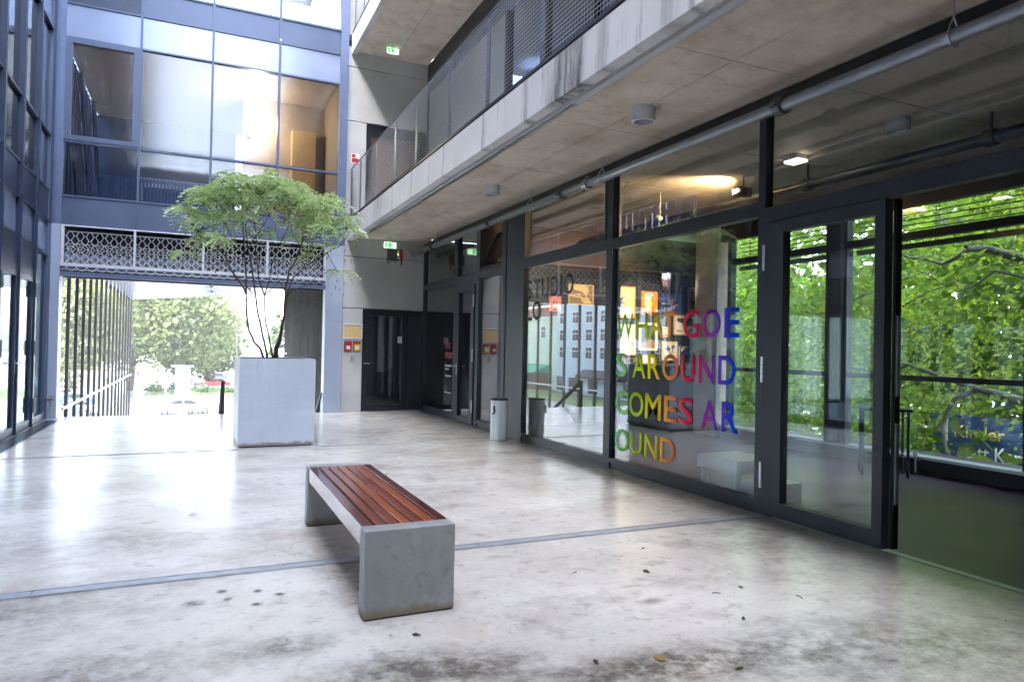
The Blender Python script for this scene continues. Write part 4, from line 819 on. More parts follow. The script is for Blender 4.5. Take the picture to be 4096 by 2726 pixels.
T = thing('multi_stem_tree', 'multi stemmed tree with feathery leaves growing from the metal planter', 'tree', (1.06, 10.85, 1.22))
Dc = lambda x, y: ((650+x/2.09)*.57519, (700+y/2.09)*.57519)
FD, CXD, CYD = 2760*2356/4096, 1178, 784
def dirD(x, y): return fw + r2*((x-CXD)/FD) - u2*((y-CYD)/FD)
def onYp(x, y, Y): d = dirD(x, y); t_ = Y/d.y; return Vector((0,0,EYE))+d*t_
stemdef = [
 ([(850,1540),(815,1450),(770,1400),(722,1300),(700,1150),(702,1000),(698,860),(690,700),(680,560),(672,420),(660,300)], 10.75, .020),
 ([(880,1540),(862,1450),(835,1330),(805,1200),(780,1040),(765,900),(745,760),(715,620),(700,500),(690,380)], 11.05, .020),
 ([(920,1540),(908,1450),(885,1320),(858,1200),(856,1010),(810,880),(790,760),(783,620),(780,480),(760,350)], 10.95, .016),
 ([(856,1010),(890,880),(915,740),(950,640),(1000,540),(1050,440)], 10.95, .010),
 ([(935,1540),(945,1450),(985,1330),(1015,1180),(1030,1000),(1035,900),(1060,800),(1120,700),(1150,600),(1190,480)], 10.8, .024),
 ([(950,1540),(965,1450),(1000,1300),(1035,1080),(1048,960),(1100,850),(1200,760),(1330,680),(1420,620)], 11.1, .018),
 ([(1040,1000),(1120,950),(1210,920),(1290,850),(1400,800)], 10.9, .010),
 ([(702,1000),(650,900),(580,800),(530,690),(440,590),(330,500),(250,420)], 10.6, .013),
 ([(700,960),(620,870),(560,780),(500,700),(430,600)], 10.9, .009),
 ([(765,1000),(710,940),(690,900),(640,860),(560,790)], 11.1, .008),
 ([(690,700),(620,600),(560,480),(500,360),(420,280)], 10.85, .009),
 ([(715,620),(780,520),(860,400),(900,330)], 11.2, .009),
 ([(1028,970),(985,900),(950,820),(930,760)], 10.7, .008),
 ([(860,1005),(920,940),(960,900),(950,860)], 11.1, .007)]
stems = MB(); nodes_ = []
for pts, y0, r0 in stemdef:
    P_ = []
    n_ = len(pts)
    for i, (x, y) in enumerate(pts):
        yy = 10.86+(y0-10.86)*min(1, .25+(1540-y)/700) if pts[0][1] > 1500 else y0
        P_.append(onYp(*Dc(x, y), yy)+Vector((0, 0, 0)))
    # smooth subdivide + small wobble
    Q_ = []
    for i in range(n_-1):
        for q in (0, .5): Q_.append(P_[i].lerp(P_[i+1], q)+Vector((random.uniform(-.006,.006), random.uniform(-.01,.01), 0)))
    Q_.append(P_[-1]); k = len(Q_)
    stems.tube(Q_, [r0*(1-.65*i/(k-1)) for i in range(k)], 7)
    for i, p in enumerate(Q_):
        if p.z > 2.55: nodes_.append(p)
stems.build('stem', 'bark', T, smooth=True)
# crown: rosettes on flattened dome shells
crown_pts = []
def crown_z(x, y):
    d = (x-.7)/(1.15 if x < .7 else 1.95)
    return 3.84-.85*abs(d)**2.2-.30*((y-10.85)/1.0)**2
while len(crown_pts) < 92:
    x = random.uniform(-.22, 2.2); y = random.uniform(10.0, 11.75)
    if ((x-1.0)/1.25)**2+((y-10.85)/.95)**2 > 1: continue
    zt = crown_z(x, y); z = zt+.05-abs(random.gauss(0, .20))
    if random.random() < .32: z -= random.uniform(.1, .6)*(.4+abs(x-1.0)/1.2)
    if z < 2.6: z = 2.6+random.random()*.25
    crown_pts.append(Vector((x, y, z)))
tw = MB()
for c in crown_pts:
    best = min(nodes_, key=lambda p: (p-c).length+(1.5 if p.z > c.z-.05 else 0)+.5*max(0, (Vector((p.x,p.y)).length*0)))
    mid = best.lerp(c, .5)+Vector((random.uniform(-.06,.06), random.uniform(-.06,.06), -.10*(c-best).length))
    q1 = best.lerp(mid, .5)+Vector((0,0,-.02)); q2 = mid.lerp(c, .5)+Vector((0,0,.0))
    tw.tube([best, q1, mid, q2, c], [.0075,.0062,.0052,.0042,.0035], 5)
    nodes_.append(mid)
tw.build('twigs', 'bark', T, smooth=True, kind='stuff')
def frond_mesh(seed, L=.36):
    rnd = random.Random(seed); m_ = MB(); n_ = 7; pts = []
    for i in range(n_+1):
        s_ = i/n_; pts.append(Vector((L*s_*(1-.18*s_), 0, .14*s_-.36*s_*s_)))
    for i in range(n_): a, b = pts[i], pts[i+1]; w = .0022; m_.poly([a+Vector((0,-w,0)), b+Vector((0,-w,0)), b+Vector((0,w,0)), a+Vector((0,w,0))])
    for i in range(1, n_+1):
        p = pts[i]; ll = .108*math.sin(math.pi*min(1, (i+1.2)/(n_+2.2)))+.022
        for sgn in (-1, 1):
            d = Vector((.42+rnd.uniform(-.1,.1), sgn, -.38+rnd.uniform(-.15,.15))).normalized(); q = p+d*ll; wv = Vector((.019,0,.002)); mm = p+d*ll*.45
            m_.poly([p, mm-wv, q]) if False else m_.poly([p, mm-wv, q, mm+wv+Vector((0,0,.004))])
    p = pts[-1]; q = p+Vector((.06,0,-.03)); m_.poly([p, p.lerp(q,.5)+Vector((0,-.012,0)), q, p.lerp(q,.5)+Vector((0,.012,0))])
    return m_
FM = [frond_mesh(s, L) for s, L in ((1,.32),(2,.38),(3,.28))]
FMe = [f.mesh('leaf') for f in FM]
for me in FMe: me.materials.append(MT['leaf_sumac'])
fronds = []
for c in crown_pts:
    k = random.randint(6, 9); a0 = random.uniform(0, 6.28)
    for i in range(k):
        a = a0+i*2*math.pi/k+random.uniform(-.3,.3)
        rot = Matrix.Rotation(a, 4, 'Z') @ Matrix.Rotation(-random.uniform(-.25,.65), 4, 'Y') @ Matrix.Rotation(random.uniform(-.4,.4), 4, 'X')
        sc_ = random.uniform(.65, 1.05)
        fronds.append((Matrix.Translation(c) @ rot @ Matrix.Scale(sc_, 4), random.randrange(3), c.y))
fronds.sort(key=lambda f: f[2])
Toff = Matrix.Translation(-ORI[T.name])
for mt_, i, _ in fronds[:290]:
    o = bpy.data.objects.new('leaf', FMe[i]); COL.objects.link(o); o.parent = T; o.matrix_local = Toff @ mt_
def merge(items, meshes, name, mat, par, label=None, **k):
    vs, fs = [], []
    for mt_, i in items:
        mb = meshes[i]; n0 = len(vs)
        vs += [tuple(mt_ @ Vector(v)) for v in mb.v]; fs += [tuple(n0+j for j in f) for f in mb.f]
    mb = MB(); mb.v = vs; mb.f = fs; return mb.build(name, mat, par, **k)
merge([(f[0], f[1]) for f in fronds[290:]], FM, 'foliage', 'leaf_sumac', T, kind='stuff')
dry = MB()
for c in random.sample(crown_pts, 60):
    for q in range(5):
        p = c+Vector((random.uniform(-.12,.12), random.uniform(-.12,.12), -random.uniform(.05,.45))); l = random.uniform(.04,.09); a = random.uniform(0,3.14); s_ = Vector((math.cos(a), math.sin(a), 0))*.011
        dry.poly([p, p+Vector((0,0,-l*.5))+s_, p+Vector((random.uniform(-.02,.02),0,-l)), p+Vector((0,0,-l*.5))-s_])
dry.build('dry_leaves', 'leaf_sumac_dry', T, kind='stuff')

# ================================================================== BENCH
bn = thing('park_bench', 'concrete ended bench with wet reddish brown wooden slats', 'bench', (1.08, 4.67, 0))
B(.83,1.333,3.615,3.735,.008,.472).build('end_support', 'benchconc', bn, bevel=.006)
B(.83,1.333,5.66,5.78,.008,.472).build('end_support', 'benchconc', bn, bevel=.006)
for (y0, y1) in ((3.62,3.73),(5.665,5.775)): B(.84,1.323,y0,y1,0,.0079).build('foot_shim', 'black', bn)
xs = np.linspace(.838, 1.327, 8)
wm = ['wood_dark','wood_red','wood_red','wood_orange','wood_red','wood_orange','wood_dark']
for i in range(7):
    x0 = xs[i]+(.0 if i == 0 else .007); x1 = xs[i+1]-(.0 if i == 6 else .007)
    z0 = .40 if i in (0, 6) else .437
    B(x0, x1, 3.738, 5.657, .36 if i in (0,6) else z0, .474).build('slat', wm[i], bn, bevel=.005)
B(.86,1.31,3.75,3.80,.355,.4365).build('crossbar', 'steel', bn); B(.86,1.31,4.66,4.70,.355,.4365).build('crossbar', 'steel', bn); B(.86,1.31,5.60,5.65,.355,.4365).build('crossbar', 'steel', bn)

# ================================================================== BIN
bi = thing('litter_bin', 'slim white cylindrical bin with ash slot at the foot of the facade column', 'bin', (4.37, 9.98, 0))
MB().tube([(4.37,9.98,.012),(4.37,9.98,.63)], .135, 28).build('body', 'bin', bi, smooth=False)
MB().tube([(4.37,9.98,.0),(4.37,9.98,.0119)], .125, 20).build('base', 'grey', bi)
MB().tube([(4.37,9.98,.6301),(4.37,9.98,.655)], [.139,.139], 28).build('rim', 'black', bi)
MB().tube([(4.252,9.888,.44),(4.247,9.893,.50),(4.250,9.90,.55)], [.012,.016,.012], 8).tube([(4.23,9.92,.42),(4.245,9.895,.43),(4.254,9.886,.45)], .012, 8).build('ash_slot', 'black', bi)
for i in range(28):
    pass

# ================================================================== DEBRIS on the floor
leaf_me = MB().poly([(-.03,0,.003),(-.01,.012,.008),(.03,.002,.004),(-.005,-.013,.002)]).mesh('fallen_leaf')
litter = [(2.02,2.66,.045,'dried brown leaf lying nearest the bottom edge right of the bench','leaf_sumac_dry'),(1.04,3.35,.03,'dark leaf lying just in front of the bench end','soil'),(1.72,2.75,.03,'dark crumb of leaf left of the brown leaf','soil'),(2.3,2.45,.035,'curled green leaf near the bottom edge','leaf_far_dark'),(2.72,3.75,.04,'dark winged seed on the pale floor right of the bench','soil'),(.0,6.4,.04,'thin brown leaf on the open floor left of the bench','leaf_sumac_dry'),(2.75,2.9,.03,'black leaf scrap at the lower right','soil'),(3.1,3.3,.03,'short dark twig scrap near the doorway','soil')]
for x, y, s_, lab, mt in litter:
    o = link(leaf_me.copy(), 'fallen_leaf', mt, None, label=lab, cat='leaf', group='leaves fallen on the floor'); o.location = (x, y, .002); o.scale = (s_/.03,)*3; o.rotation_euler = (0, 0, random.uniform(0, 6))
for i, (x, y, l, a, lab) in enumerate([(2.25,3.9,.05,.3,'small twig on the floor below the steel strip'),(3.3,3.0,.06,1.2,'dark twig on the shaded floor by the doorway'),(2.9,3.25,.05,2.4,'diagonal twig in the wet patch'),(3.0,4.2,.04,.2,'reddish twig near the steel strip at the door'),(1.9,7.6,.14,.5,'long thin stalk on the floor behind the bench'),(2.3,8.3,.12,.9,'thin stalk on the bright floor toward the bin')]):
    MB().tube([(x,y,.004),(x+l*.5*math.cos(a),y+l*.5*math.sin(a),.006),(x+l*math.cos(a+.2),y+l*math.sin(a+.2),.004)], .0025, 5).build('twig', 'soil', None, label=lab, cat='twig', group='twigs on the floor')
bits = MB()
for i in range(260):
    x, y = random.uniform(-1.8,4.5), random.uniform(1.5,9.5); a = random.uniform(0,6.28); r0 = random.uniform(.002,.006)
    bits.poly([(x+r0*math.cos(a+k*1.57)*(1.8 if k % 2 else 1), y+r0*math.sin(a+k*1.57)*(1.8 if k % 2 else 1), .0035) for k in range(4)])
bits.build('grit', 'soil', None, label='dark grit and seed scraps scattered over the wet floor', cat='grit', kind='stuff')

# ================================================================== PLANE TREE outside the rear windows
PT = thing('plane_tree', 'large leafed plane tree filling the rear windows', 'tree', (13.5, 6.0, -5.5))
MB().tube([(13.5,5.2,-5.5),(13.3,5.4,-2),(13.0,5.5,.2),(12.6,5.4,2.2),(12.4,5.0,5.5),(12.8,5.2,9)], [.34,.3,.26,.2,.14,.06], 12).build('trunk', 'barkplane', PT, smooth=True)
bm_ = MB()
def br(pts, r0, r1, x=11.5):
    P_ = [Vector((x+(p[2] if len(p) > 2 else 0), p[0], p[1])) for p in pts]; n_ = len(P_); bm_.tube(P_, [r0+(r1-r0)*i/(n_-1) for i in range(n_)], 7)
br([(5.4,2.7,1),(6.34,2.98),(6.62,3.08),(6.84,3.18),(7.16,3.23)], .085, .055); br([(7.16,3.23),(7.3,3.38),(7.45,3.54),(7.7,3.9)], .045, .02); br([(7.16,3.23),(7.4,3.10),(7.61,3.02),(7.9,3.14),(8.23,3.2),(8.44,3.36),(8.9,3.5)], .045, .012); br([(6.84,3.18),(7.0,3.3),(7.2,3.28)], .02, .008)
br([(6.34,2.7),(6.77,2.83),(7.08,2.61),(7.5,2.5)], .025, .008); br([(7.2,2.6),(7.6,2.68),(7.94,2.92),(8.43,2.79),(8.8,2.75)], .008, .016); br([(7.3,2.72),(7.84,2.57),(8.1,2.45),(8.42,2.3)], .008, .014)
br([(5.3,.4,1),(6.32,.79),(6.81,.9),(7.14,.97),(7.5,1.08),(8.2,1.3),(9.0,1.42)], .09, .015); br([(7.0,.93),(7.37,.76),(7.48,.57),(7.58,.27),(7.52,-.07),(7.4,-.3)], .05, .02); br([(8.2,1.3),(8.6,1.1),(9.3,1.2),(10.2,1.25)], .02, .008)
for i in range(40):
    y = random.uniform(5.8,13); z = random.uniform(-.5,3.8); x = random.uniform(-.8,2.5); p = [(y,z,x)]
    for q in range(4): y += random.uniform(-.05,.3); z += random.uniform(-.22,.22); p.append((y,z,x))
    br(p, .012, .004)
bm_.build('branches', 'barkplane', PT, smooth=True, kind='stuff')
def maple(r_=.075):
    m_ = MB(); pts = []
    prof = [1.0,.42,.88,.40,.62,.22,.30]
    angs = [0, 22, 48, 74, 104, 140, 172]
    for a, p in zip(angs, prof): pts.append((math.radians(a), p))
    full = pts+[(-a, p) for a, p in pts[:0:-1]]
    ring = [(r_*p*math.cos(a), r_*p*math.sin(a), -.22*r_*p*p+.10*r_*abs(math.sin(a))) for a, p in full]
    n0 = 0; m_.v = [(0,0,0)]+ring; k = len(ring)
    m_.f = [(0, 1+i, 1+(i+1) % k) for i in range(k)]
    return m_
LM = maple(.078); LMm = LM.mesh('leaf'); LMm.materials.append(MT['leaf_plane'])
def tilted(up_bias=.6):
    nrm = Vector((random.gauss(0,.5)-.25, random.gauss(0,.5), up_bias+random.gauss(0,.35))).normalized()
    q = nrm.to_track_quat('Z', 'Y').to_matrix().to_4x4(); return q @ Matrix.Rotation(random.uniform(0,6.28), 4, 'Z')
leaves = []
vLM = np.array(LM.v)
def scatter(n, f):
    out = []
    while len(out) < n:
        p = f()
        if p is not None: out.append((p, tilted(), random.uniform(.7,1.25)))
    return out
clumps = [Vector((random.uniform(10.0,15), random.uniform(4.5,15.5), random.uniform(-2.5,6.6))) for _ in range(560)]
def fclump():
    c = random.choice(clumps); p = c+Vector((random.gauss(0,.5), random.gauss(0,.5), random.gauss(0,.38)))
    if p.x < 9.3: return None
    # open window low right where the banner shows, thinner toward lower left (street glimpse)
    if p.x < 15.9:
        yy, zz = p.y*16/p.x, 1.45+(p.z-1.45)*16/p.x
        if 8.6 < yy < 10.7 and -1.0 < zz < 0.05 and random.random() < .80: return None
        if yy > 16.5 and zz < .2 and random.random() < .75: return None
    return p
raw = scatter(29000, fclump)
raw.sort(key=lambda t_: t_[0].x+abs(t_[0].z-1.5)*.2+(50 if (t_[0].y*8.3/t_[0].x < 4.6 or t_[0].y*8.3/t_[0].x > 8.9) else 0))
offP = -ORI[PT.name]
for p, q, s_ in raw[:290]:
    o = bpy.data.objects.new('leaf', LMm); COL.objects.link(o); o.parent = PT; o.matrix_local = Matrix.Translation(p+offP) @ q @ Matrix.Scale(s_, 4)
def merge_np(items, base_v, base_f, name, mat, par, **k):
    nv = len(base_v); N = len(items); V = np.empty((N*nv, 3)); 
    for i, (p, q, s_) in enumerate(items):
        Rm = np.array(q.to_3x3()); V[i*nv:(i+1)*nv] = (base_v*s_) @ Rm.T + np.array(p)
    f = np.array(base_f); fl_ = (f[None]+np.arange(N)[:, None, None]*nv).reshape(-1, f.shape[1])
    me = bpy.data.meshes.new(name); me.vertices.add(len(V)); me.vertices.foreach_set('co', V.ravel())
    me.loops.add(fl_.size); me.loops.foreach_set('vertex_index', fl_.ravel()); me.polygons.add(len(fl_))
    me.polygons.foreach_set('loop_start', np.arange(0, fl_.size, f.shape[1])); me.update(calc_edges=True); me.validate()
    return link(me, name, mat, par, **k)
merge_np(raw[290:], vLM, LM.f, 'foliage', 'leaf_plane', PT, kind='stuff')
card = np.array([(-.5,-.32,0),(.0,-.5,.08),(.5,-.1,0),(.35,.4,.05),(-.3,.45,0)]); cardf = [(0,1,2,3,4)]
def far_tree(name, lab, cx, cy, zb, h, rx, rz, n, mat, size, tr=.25, lean=0, crownz=None, ry=None, nc=40, group='trees beyond the court'):
    t = thing(name, lab, 'tree', (cx, cy, zb), group); cz = crownz or zb+h-rz; ry = ry or rx
    MB().tube([(cx-lean,cy,zb),(cx-lean*.5,cy,zb+h*.3),(cx,cy,zb+h*.6),(cx,cy,zb+h*.9)], [tr,tr*.8,tr*.55,tr*.15], 8).build('trunk', 'barkfar', t, smooth=True)
    cl = []
    while len(cl) < nc:
        v = Vector((random.uniform(-1,1), random.uniform(-1,1), random.uniform(-1,1)))
        if .25 < v.length < 1: cl.append(Vector((cx+v.x*rx, cy+v.y*ry, cz+v.z*rz)))
    cr_ = min(rx, rz)*.30; it = []
    for i in range(n):
        c = cl[i % nc]; it.append((c+Vector((random.gauss(0,cr_*.55), random.gauss(0,cr_*.55), random.gauss(0,cr_*.42))), tilted(.5), size*random.uniform(.6,1.4)))
    merge_np(it, card, cardf, 'crown', mat, t, kind='stuff')
far_tree('plane_tree', 'dense green tree farther behind the large leafed tree', 19, 14, -5.5, 14, 5, 7.5, 16000, 'leaf_plane_back', .30, nc=160, ry=12, group='trees outside the rear windows')
far_tree('plane_tree', 'tall dense tree close behind the large leafed tree on the right', 20, 8, -5.5, 17, 4, 9, 16000, 'leaf_plane_back', .36, nc=160, ry=8, group='trees outside the rear windows')
far_tree('plane_tree', 'pale green tree seen through the left pane of the rear windows', 27, 27, -5.5, 13, 7, 6.5, 7000, 'leaf_plane_back', .38, nc=80, group='trees outside the rear windows')

# banner behind the leaves
bnr = thing('banner', 'dark blue banner with yellow and white words behind the plane tree leaves', 'banner', (16.1, 9.4, -1))
B(16.0,16.08,7.2,10.75,-1.25,.12).build('sheet', 'sign_blue', bnr)
B(15.98,15.999,10.40,10.47,-.5,.1).build('logo_bar', 'white', bnr)
link(text_on(text_mesh('Kinder'), (15.985,10.25,-.38), (0,-1,0), (0,0,1), 1.1, .28), 'word', 'p_gold', bnr)
link(text_on(text_mesh('statt Karte'), (15.985,10.15,-.85), (0,-1,0), (0,0,1), 1.62, .34), 'word', 'white', bnr)
b2 = thing('banner', 'small blue banner with the word More low behind the glass door', 'banner', (16, 15.1, -1.2)); B(16.0,16.05,14.3,15.7,-1.15,-.72).build('sheet', 'car_blue', b2); link(text_on(text_mesh('More'), (15.985,15.4,-1.0), (0,-1,0), (0,0,1), .55, .18), 'word', 'white', b2)

# ================================================================== STREET BEYOND PASSAGE
far_tree('linden_tree', 'broad pale green tree on the lawn beyond the passage, leaning trunk', -7.2, 107, -5.4, 19, 7.2, 8.2, 14000, 'leaf_far', .42, .42, lean=.8, crownz=5.6, nc=150)
far_tree('linden_tree', 'rounded green tree right of the leaning trunk beyond the passage', -1.4, 110, -5.4, 18, 7.0, 7.6, 14000, 'leaf_far', .42, .38, crownz=5.0, nc=150)
far_tree('linden_tree', 'dark green tree behind the advertising column', 2.6, 118, -5.4, 11, 4.0, 4.6, 3000, 'leaf_far_dark', .6, .3, crownz=.8, nc=40)
far_tree('birch_tree', 'tall pale drooping tree behind the slats', -13.5, 95, -5.4, 18, 4.5, 8.5, 6000, 'leaf_far', .5, .3, crownz=4.0, nc=70)
far_tree('birch_tree', 'dark drooping tree seen through the left door', -21.5, 100, -5.4, 17, 4.0, 8.5, 5000, 'leaf_far_dark', .5, .3, crownz=3.4, nc=60)
far_tree('linden_tree', 'round green tree beside the lamp post seen through the left door', -22, 135, -5.4, 13, 5.5, 5.8, 5000, 'leaf_far', .6, .3, crownz=2, nc=60)
far_tree('poplar_tree', 'slim pale poplar beside the white building', 13.3, 131, -5.4, 14, 1.3, 6.4, 1800, 'leaf_far_dark', .5, .15, crownz=2.6, nc=30)
bt = thing('bare_tree', 'bare branched tree in front of the white buildings', 'tree', (5.2, 104, -5.4), 'trees beyond the court')
q = MB(); q.tube([(5.2,104,-5.4),(5.25,104,0),(5.1,104,4),(5.2,104,9)], [.12,.09,.06,.02], 6)
for i in range(22):
    z = random.uniform(-2.5,6.5); a = random.choice((-1,1)); l = random.uniform(.8,2.2); q.tube([(5.2,104,z),(5.2+a*l*.5,104,z+l*.45),(5.2+a*l,104+random.uniform(-.5,.5),z+l*.8)], [.035,.025,.012], 4)
q.build('trunk', 'barkfar', bt)
for i, (x, y, s_) in enumerate([(-4.8,101,1.0),(-2.2,104,.8),(1.2,98,1.1),(4.0,97,.9)]):
    it = [(Vector((x+random.gauss(0,s_*.6), y+random.gauss(0,.5), -5.0+abs(random.gauss(0,.35))*s_)), tilted(.5), .3) for _ in range(260)]
    o = merge_np(it, card, cardf, 'shrub', 'leaf_far_dark', None); tag(o, ['low shrub nearest the leaning trunk on the lawn','low shrub left of the advertising column','low shrub right of the advertising column','low shrub at the right end of the lawn'][i], 'shrub', 'shrubs on the lawn')
t = thing('garden_fence', 'dark blue fence behind the lawn trees', 'fence', (-5, 115, -5.4))
for i in range(24): B(-11+i*.5,-10.93+i*.5,111.2,111.26,-5.4,-3.6).build('bar', 'sign_blue', t)
B(-11,1,111.27,111.32,-3.75,-3.65).build('rail', 'sign_blue', t)
# advertising column
ac = thing('advertising_pillar', 'tall square advertising pillar with two posters among the bicycles', 'advertising pillar', (-1.25, 88, -5.38))
for x in (-2.05,-.65): B(x,x+.18,87.7,88.1,-5.38,-1.45).build('upright', 'palepanel', ac)
B(-1.869,-.651,87.8,88.0,-4.9,-1.5).build('panel', 'palepanel', ac)
for (z0, z1) in ((-3.0,-1.75),(-4.6,-3.35)):
    p_ = B(-1.8,-.72,87.72,87.79,z0,z1).build('poster', 'poster', ac); MB().tube([(-1.26,87.70,z0+.75),(-1.26,87.718,z0+.75)], .34, 14).build('portrait', 'p_peach', p_); MB().tube([(-1.26,87.705,z0+.2),(-1.26,87.718,z0+.2)], .3, 12).build('portrait', 'p_pink', p_)
B(-2.5,-.2,87.2,88.6,-1.44,-1.3).build('roof', 'palepanel', ac)
t = thing('street_sign', 'white sign post left of the advertising pillar', 'sign', (-2.97,87.6,-5.38)); MB().tube([(-2.97,87.6,-5.38),(-2.97,87.6,-2.4)], .06, 8).build('pole', 'white', t); MB().prism([(-2.92,87.5,-2.5),(-2.55,87.5,-3.1),(-2.92,87.5,-3.3)], (0,.04,0)).build('plate', 'grey', t)
t = thing('street_sign', 'round grey backed traffic sign at the left end of the street view', 'sign', (-4.55,70,-5.5)); MB().tube([(-4.55,70,-5.5),(-4.55,70,-2.9)], .04, 8).build('pole', 'white', t); MB().tube([(-4.55,69.93,-3.4),(-4.55,69.96,-3.4)], .38, 20).build('disc', 'grey', t)
# bicycles
def bicycle():
    t = thing('bicycle', '', 'bicycle', (0,0,0)); fr = MB(); 
    for x, nm in ((-.52,'wheel'),(.52,'wheel')):
        w_ = MB().ring((x,0,.34), (0,1,0), .33, .022, 22, 5).build(nm, 'darkgrey', t)
        sp_ = MB(); [sp_.tube([(x,0,.34),(x+.32*math.cos(k*.785),0,.34+.32*math.sin(k*.785))], .004, 3) for k in range(8)]; sp_.build('spokes', 'steel', w_)
    fr.tube([(-.52,0,.34),(-.05,0,.32)], .014, 5).tube([(-.05,0,.32),(-.18,0,.82)], .016, 5).tube([(-.16,0,.76),(.36,0,.80)], .016, 5).tube([(-.05,0,.32),(.38,0,.72)], .018, 5).tube([(-.52,0,.34),(-.16,0,.76)], .012, 5).tube([(.52,0,.34),(.36,0,.92)], .015, 5)
    fr.build('frame', 'bluegrey', t)
    MB().tube([(.36,0,.92),(.34,-.02,.98),(.30,-.28,1.0)], .013, 5).tube([(.34,0,.98),(.30,.28,1.0)], .013, 5).build('handlebar', 'steel', t)
    MB().prism([(-.32,-.05,.84),(-.32,.05,.84),(-.05,.02,.86),(-.05,-.02,.86)], (0,0,.05)).build('saddle', 'black', t)
    return t
b0 = bicycle(); labs = ['bicycle left of the white sign post, nearest the kerb','bicycle leaning left of the advertising pillar','bicycle directly before the sign post','bicycle with its wheel against the left side of the pillar','bicycle in front of the pillar posters','bicycle just right of the pillar','third bicycle right of the pillar','bicycle at the right end of the row','bicycle farthest left by the lawn edge']
for i, (x, y, a) in enumerate([(-3.9,85,.1),(-4.9,86.5,.3),(-3.0,86.4,-.5),(-2.2,86.6,.4),(-1.2,86.2,.15),(-.1,86.8,-.3),(.8,86.9,.5),(1.9,87,.2),(-6.0,87.3,0)]):
    o = b0 if i == 0 else copy_tree(b0)
    o.location = (x, y, -5.38 if y > 82.5 else -5.5); o.rotation_euler = (0, R(random.uniform(-3,3)), a); o['label'] = labs[i]; o['group'] = 'bicycles parked round the advertising pillar'
# cars
def car(color, name='parked_car', van=False):
    t = thing(name, '', 'van' if van else 'car', (0,0,0)); L2, h, w = 2.1, (1.95 if van else 1.42), .85
    prof = [(-L2,.3),(-L2-.04,.6),(-L2+.1,.88),(-L2+.95,.95),(-1.0+.25,.98),(.0,.98),(1.2,.96),(L2-.1,.9),(L2+.02,.6),(L2,.3)] if not van else [(-L2,.3),(-L2-.03,.9),(-L2+.6,1.1),(-L2+.9,1.2),(L2,1.2),(L2,.3)]
    MB().prism([(x,-w,z) for x, z in prof], (0,2*w,0)).build('body', color, t, bevel=.06)
    cab = [(-1.05,.975),(-.35,h-.05),(.85,h),(1.65,.95)] if not van else [(-L2+.9,1.195),(-L2+1.35,h),(L2-.05,h),(L2,1.195)]
    cb = MB().prism([(x,-w+.1,z) for x, z in cab], (0,2*w-.2,0)).build('cabin', 'car_glass', t, bevel=.05)
    MB().box(-.35 if not van else -L2+1.35, .85 if not van else L2-.1, -w+.12, w-.12, h-.04, h+.015).build('roof', color, t)
    if not van:
        for s_ in (-1, 1): MB().box(.22,.30,s_*(w-.095)-.012,s_*(w-.095)+.012,.97,h-.03).build('pillar', color, t)
    for x in (-1.3, 1.3):
        for s_ in (-1, 1):
            wh = MB().tube([(x,s_*(w-.2),.31),(x,s_*(w+.01),.31)], .31, 16).build('wheel', 'tyre', t); MB().tube([(x,s_*(w+.012),.31),(x,s_*(w+.02),.31)], .19, 12).build('rim', 'steel', wh)
    for s_ in (-1, 1):
        B(-L2-.045,-L2+.1,s_*.62-.14,s_*.62+.14,.62,.78).build('headlight', 'white', t); B(L2-.08,L2+.03,s_*.66-.1,s_*.66+.1,.6,.76).build('tail_light', 'red', t)
    return t
cars = {c: None for c in ('car_white','car_red','car_blue','car_yellow','car_dark')}
def put(c, x, y, rz, lab, z=-5.5, van=False):
    key = c+str(van)
    if cars.get(key) is None: o = car(c, 'parked_van' if van else 'parked_car', van); cars[key] = o
    else: o = copy_tree(cars[key])
    o.location = (x, y, z); o.rotation_euler = (0, 0, rz); o['label'] = lab; o['group'] = 'vehicles on the street below'
put('car_red', 2.9, 116, 0, 'red car half hidden behind the lawn right of the pillar')
put('car_white', -1.2, 116.5, 3.14, 'white car just left of the red car')
put('car_white', -1.3, 73.5, .1, 'white car with hazard stripes at the stair foot in the middle')
put('car_dark', 3.2, 135, .4, 'dark car far behind near the white building')
put('car_blue', -11.5, 83, .2, 'blue car behind the dark slats')
put('car_white', -13.8, 91, 1.3, 'white car behind the two leftmost slats')
put('car_white', -10.2, 74, .1, 'white car low behind the middle slats')
put('car_blue', -9.2, 66, 1.5, 'second blue car lower behind the slats')
put('car_white', -29, 128, 1.3, 'white car farthest left through the door glass')
put('car_white', -23.5, 112, 1.2, 'white hatchback in the middle through the door glass')
put('car_dark', -18.6, 100, 1.4, 'dark car at the right through the door glass')
put('car_yellow', -22, 160, 1.3, 'yellow van far back through the door glass', van=True)
put('car_white', -16.5, 120, 1.3, 'white van behind the slats and corner post', van=True)
put('car_white', 6.6, 98, .2, 'white van right of the bare tree beyond the stair', z=-5.36, van=True)
mb_ = thing('motorcycle', 'motorcycle parked right of the white car at the stair foot', 'motorcycle', (.15, 73, -5.5))
for x in (-.4, .85): MB().ring((x-.05+.15,73,-5.2), (0,1,0), .26, .06, 16, 6).build('wheel', 'tyre', mb_)
MB().prism([(-.4,72.85,-5.1),(.1,72.85,-5.2),(.8,72.85,-5.05),(.95,72.85,-4.7),(.5,72.85,-4.6),(.1,72.85,-4.75),(-.4,72.85,-4.6)], (0,.3,0)).build('body', 'grey', mb_, bevel=.04); MB().tube([(-.3,72.7,-4.4),(-.3,73.3,-4.4)], .02, 6).build('handlebar', 'black', mb_); MB().prism([(.1,72.88,-4.72),(.9,72.88,-4.66),(.9,72.88,-4.58),(.1,72.88,-4.62)], (0,.24,0)).build('saddle', 'black', mb_)

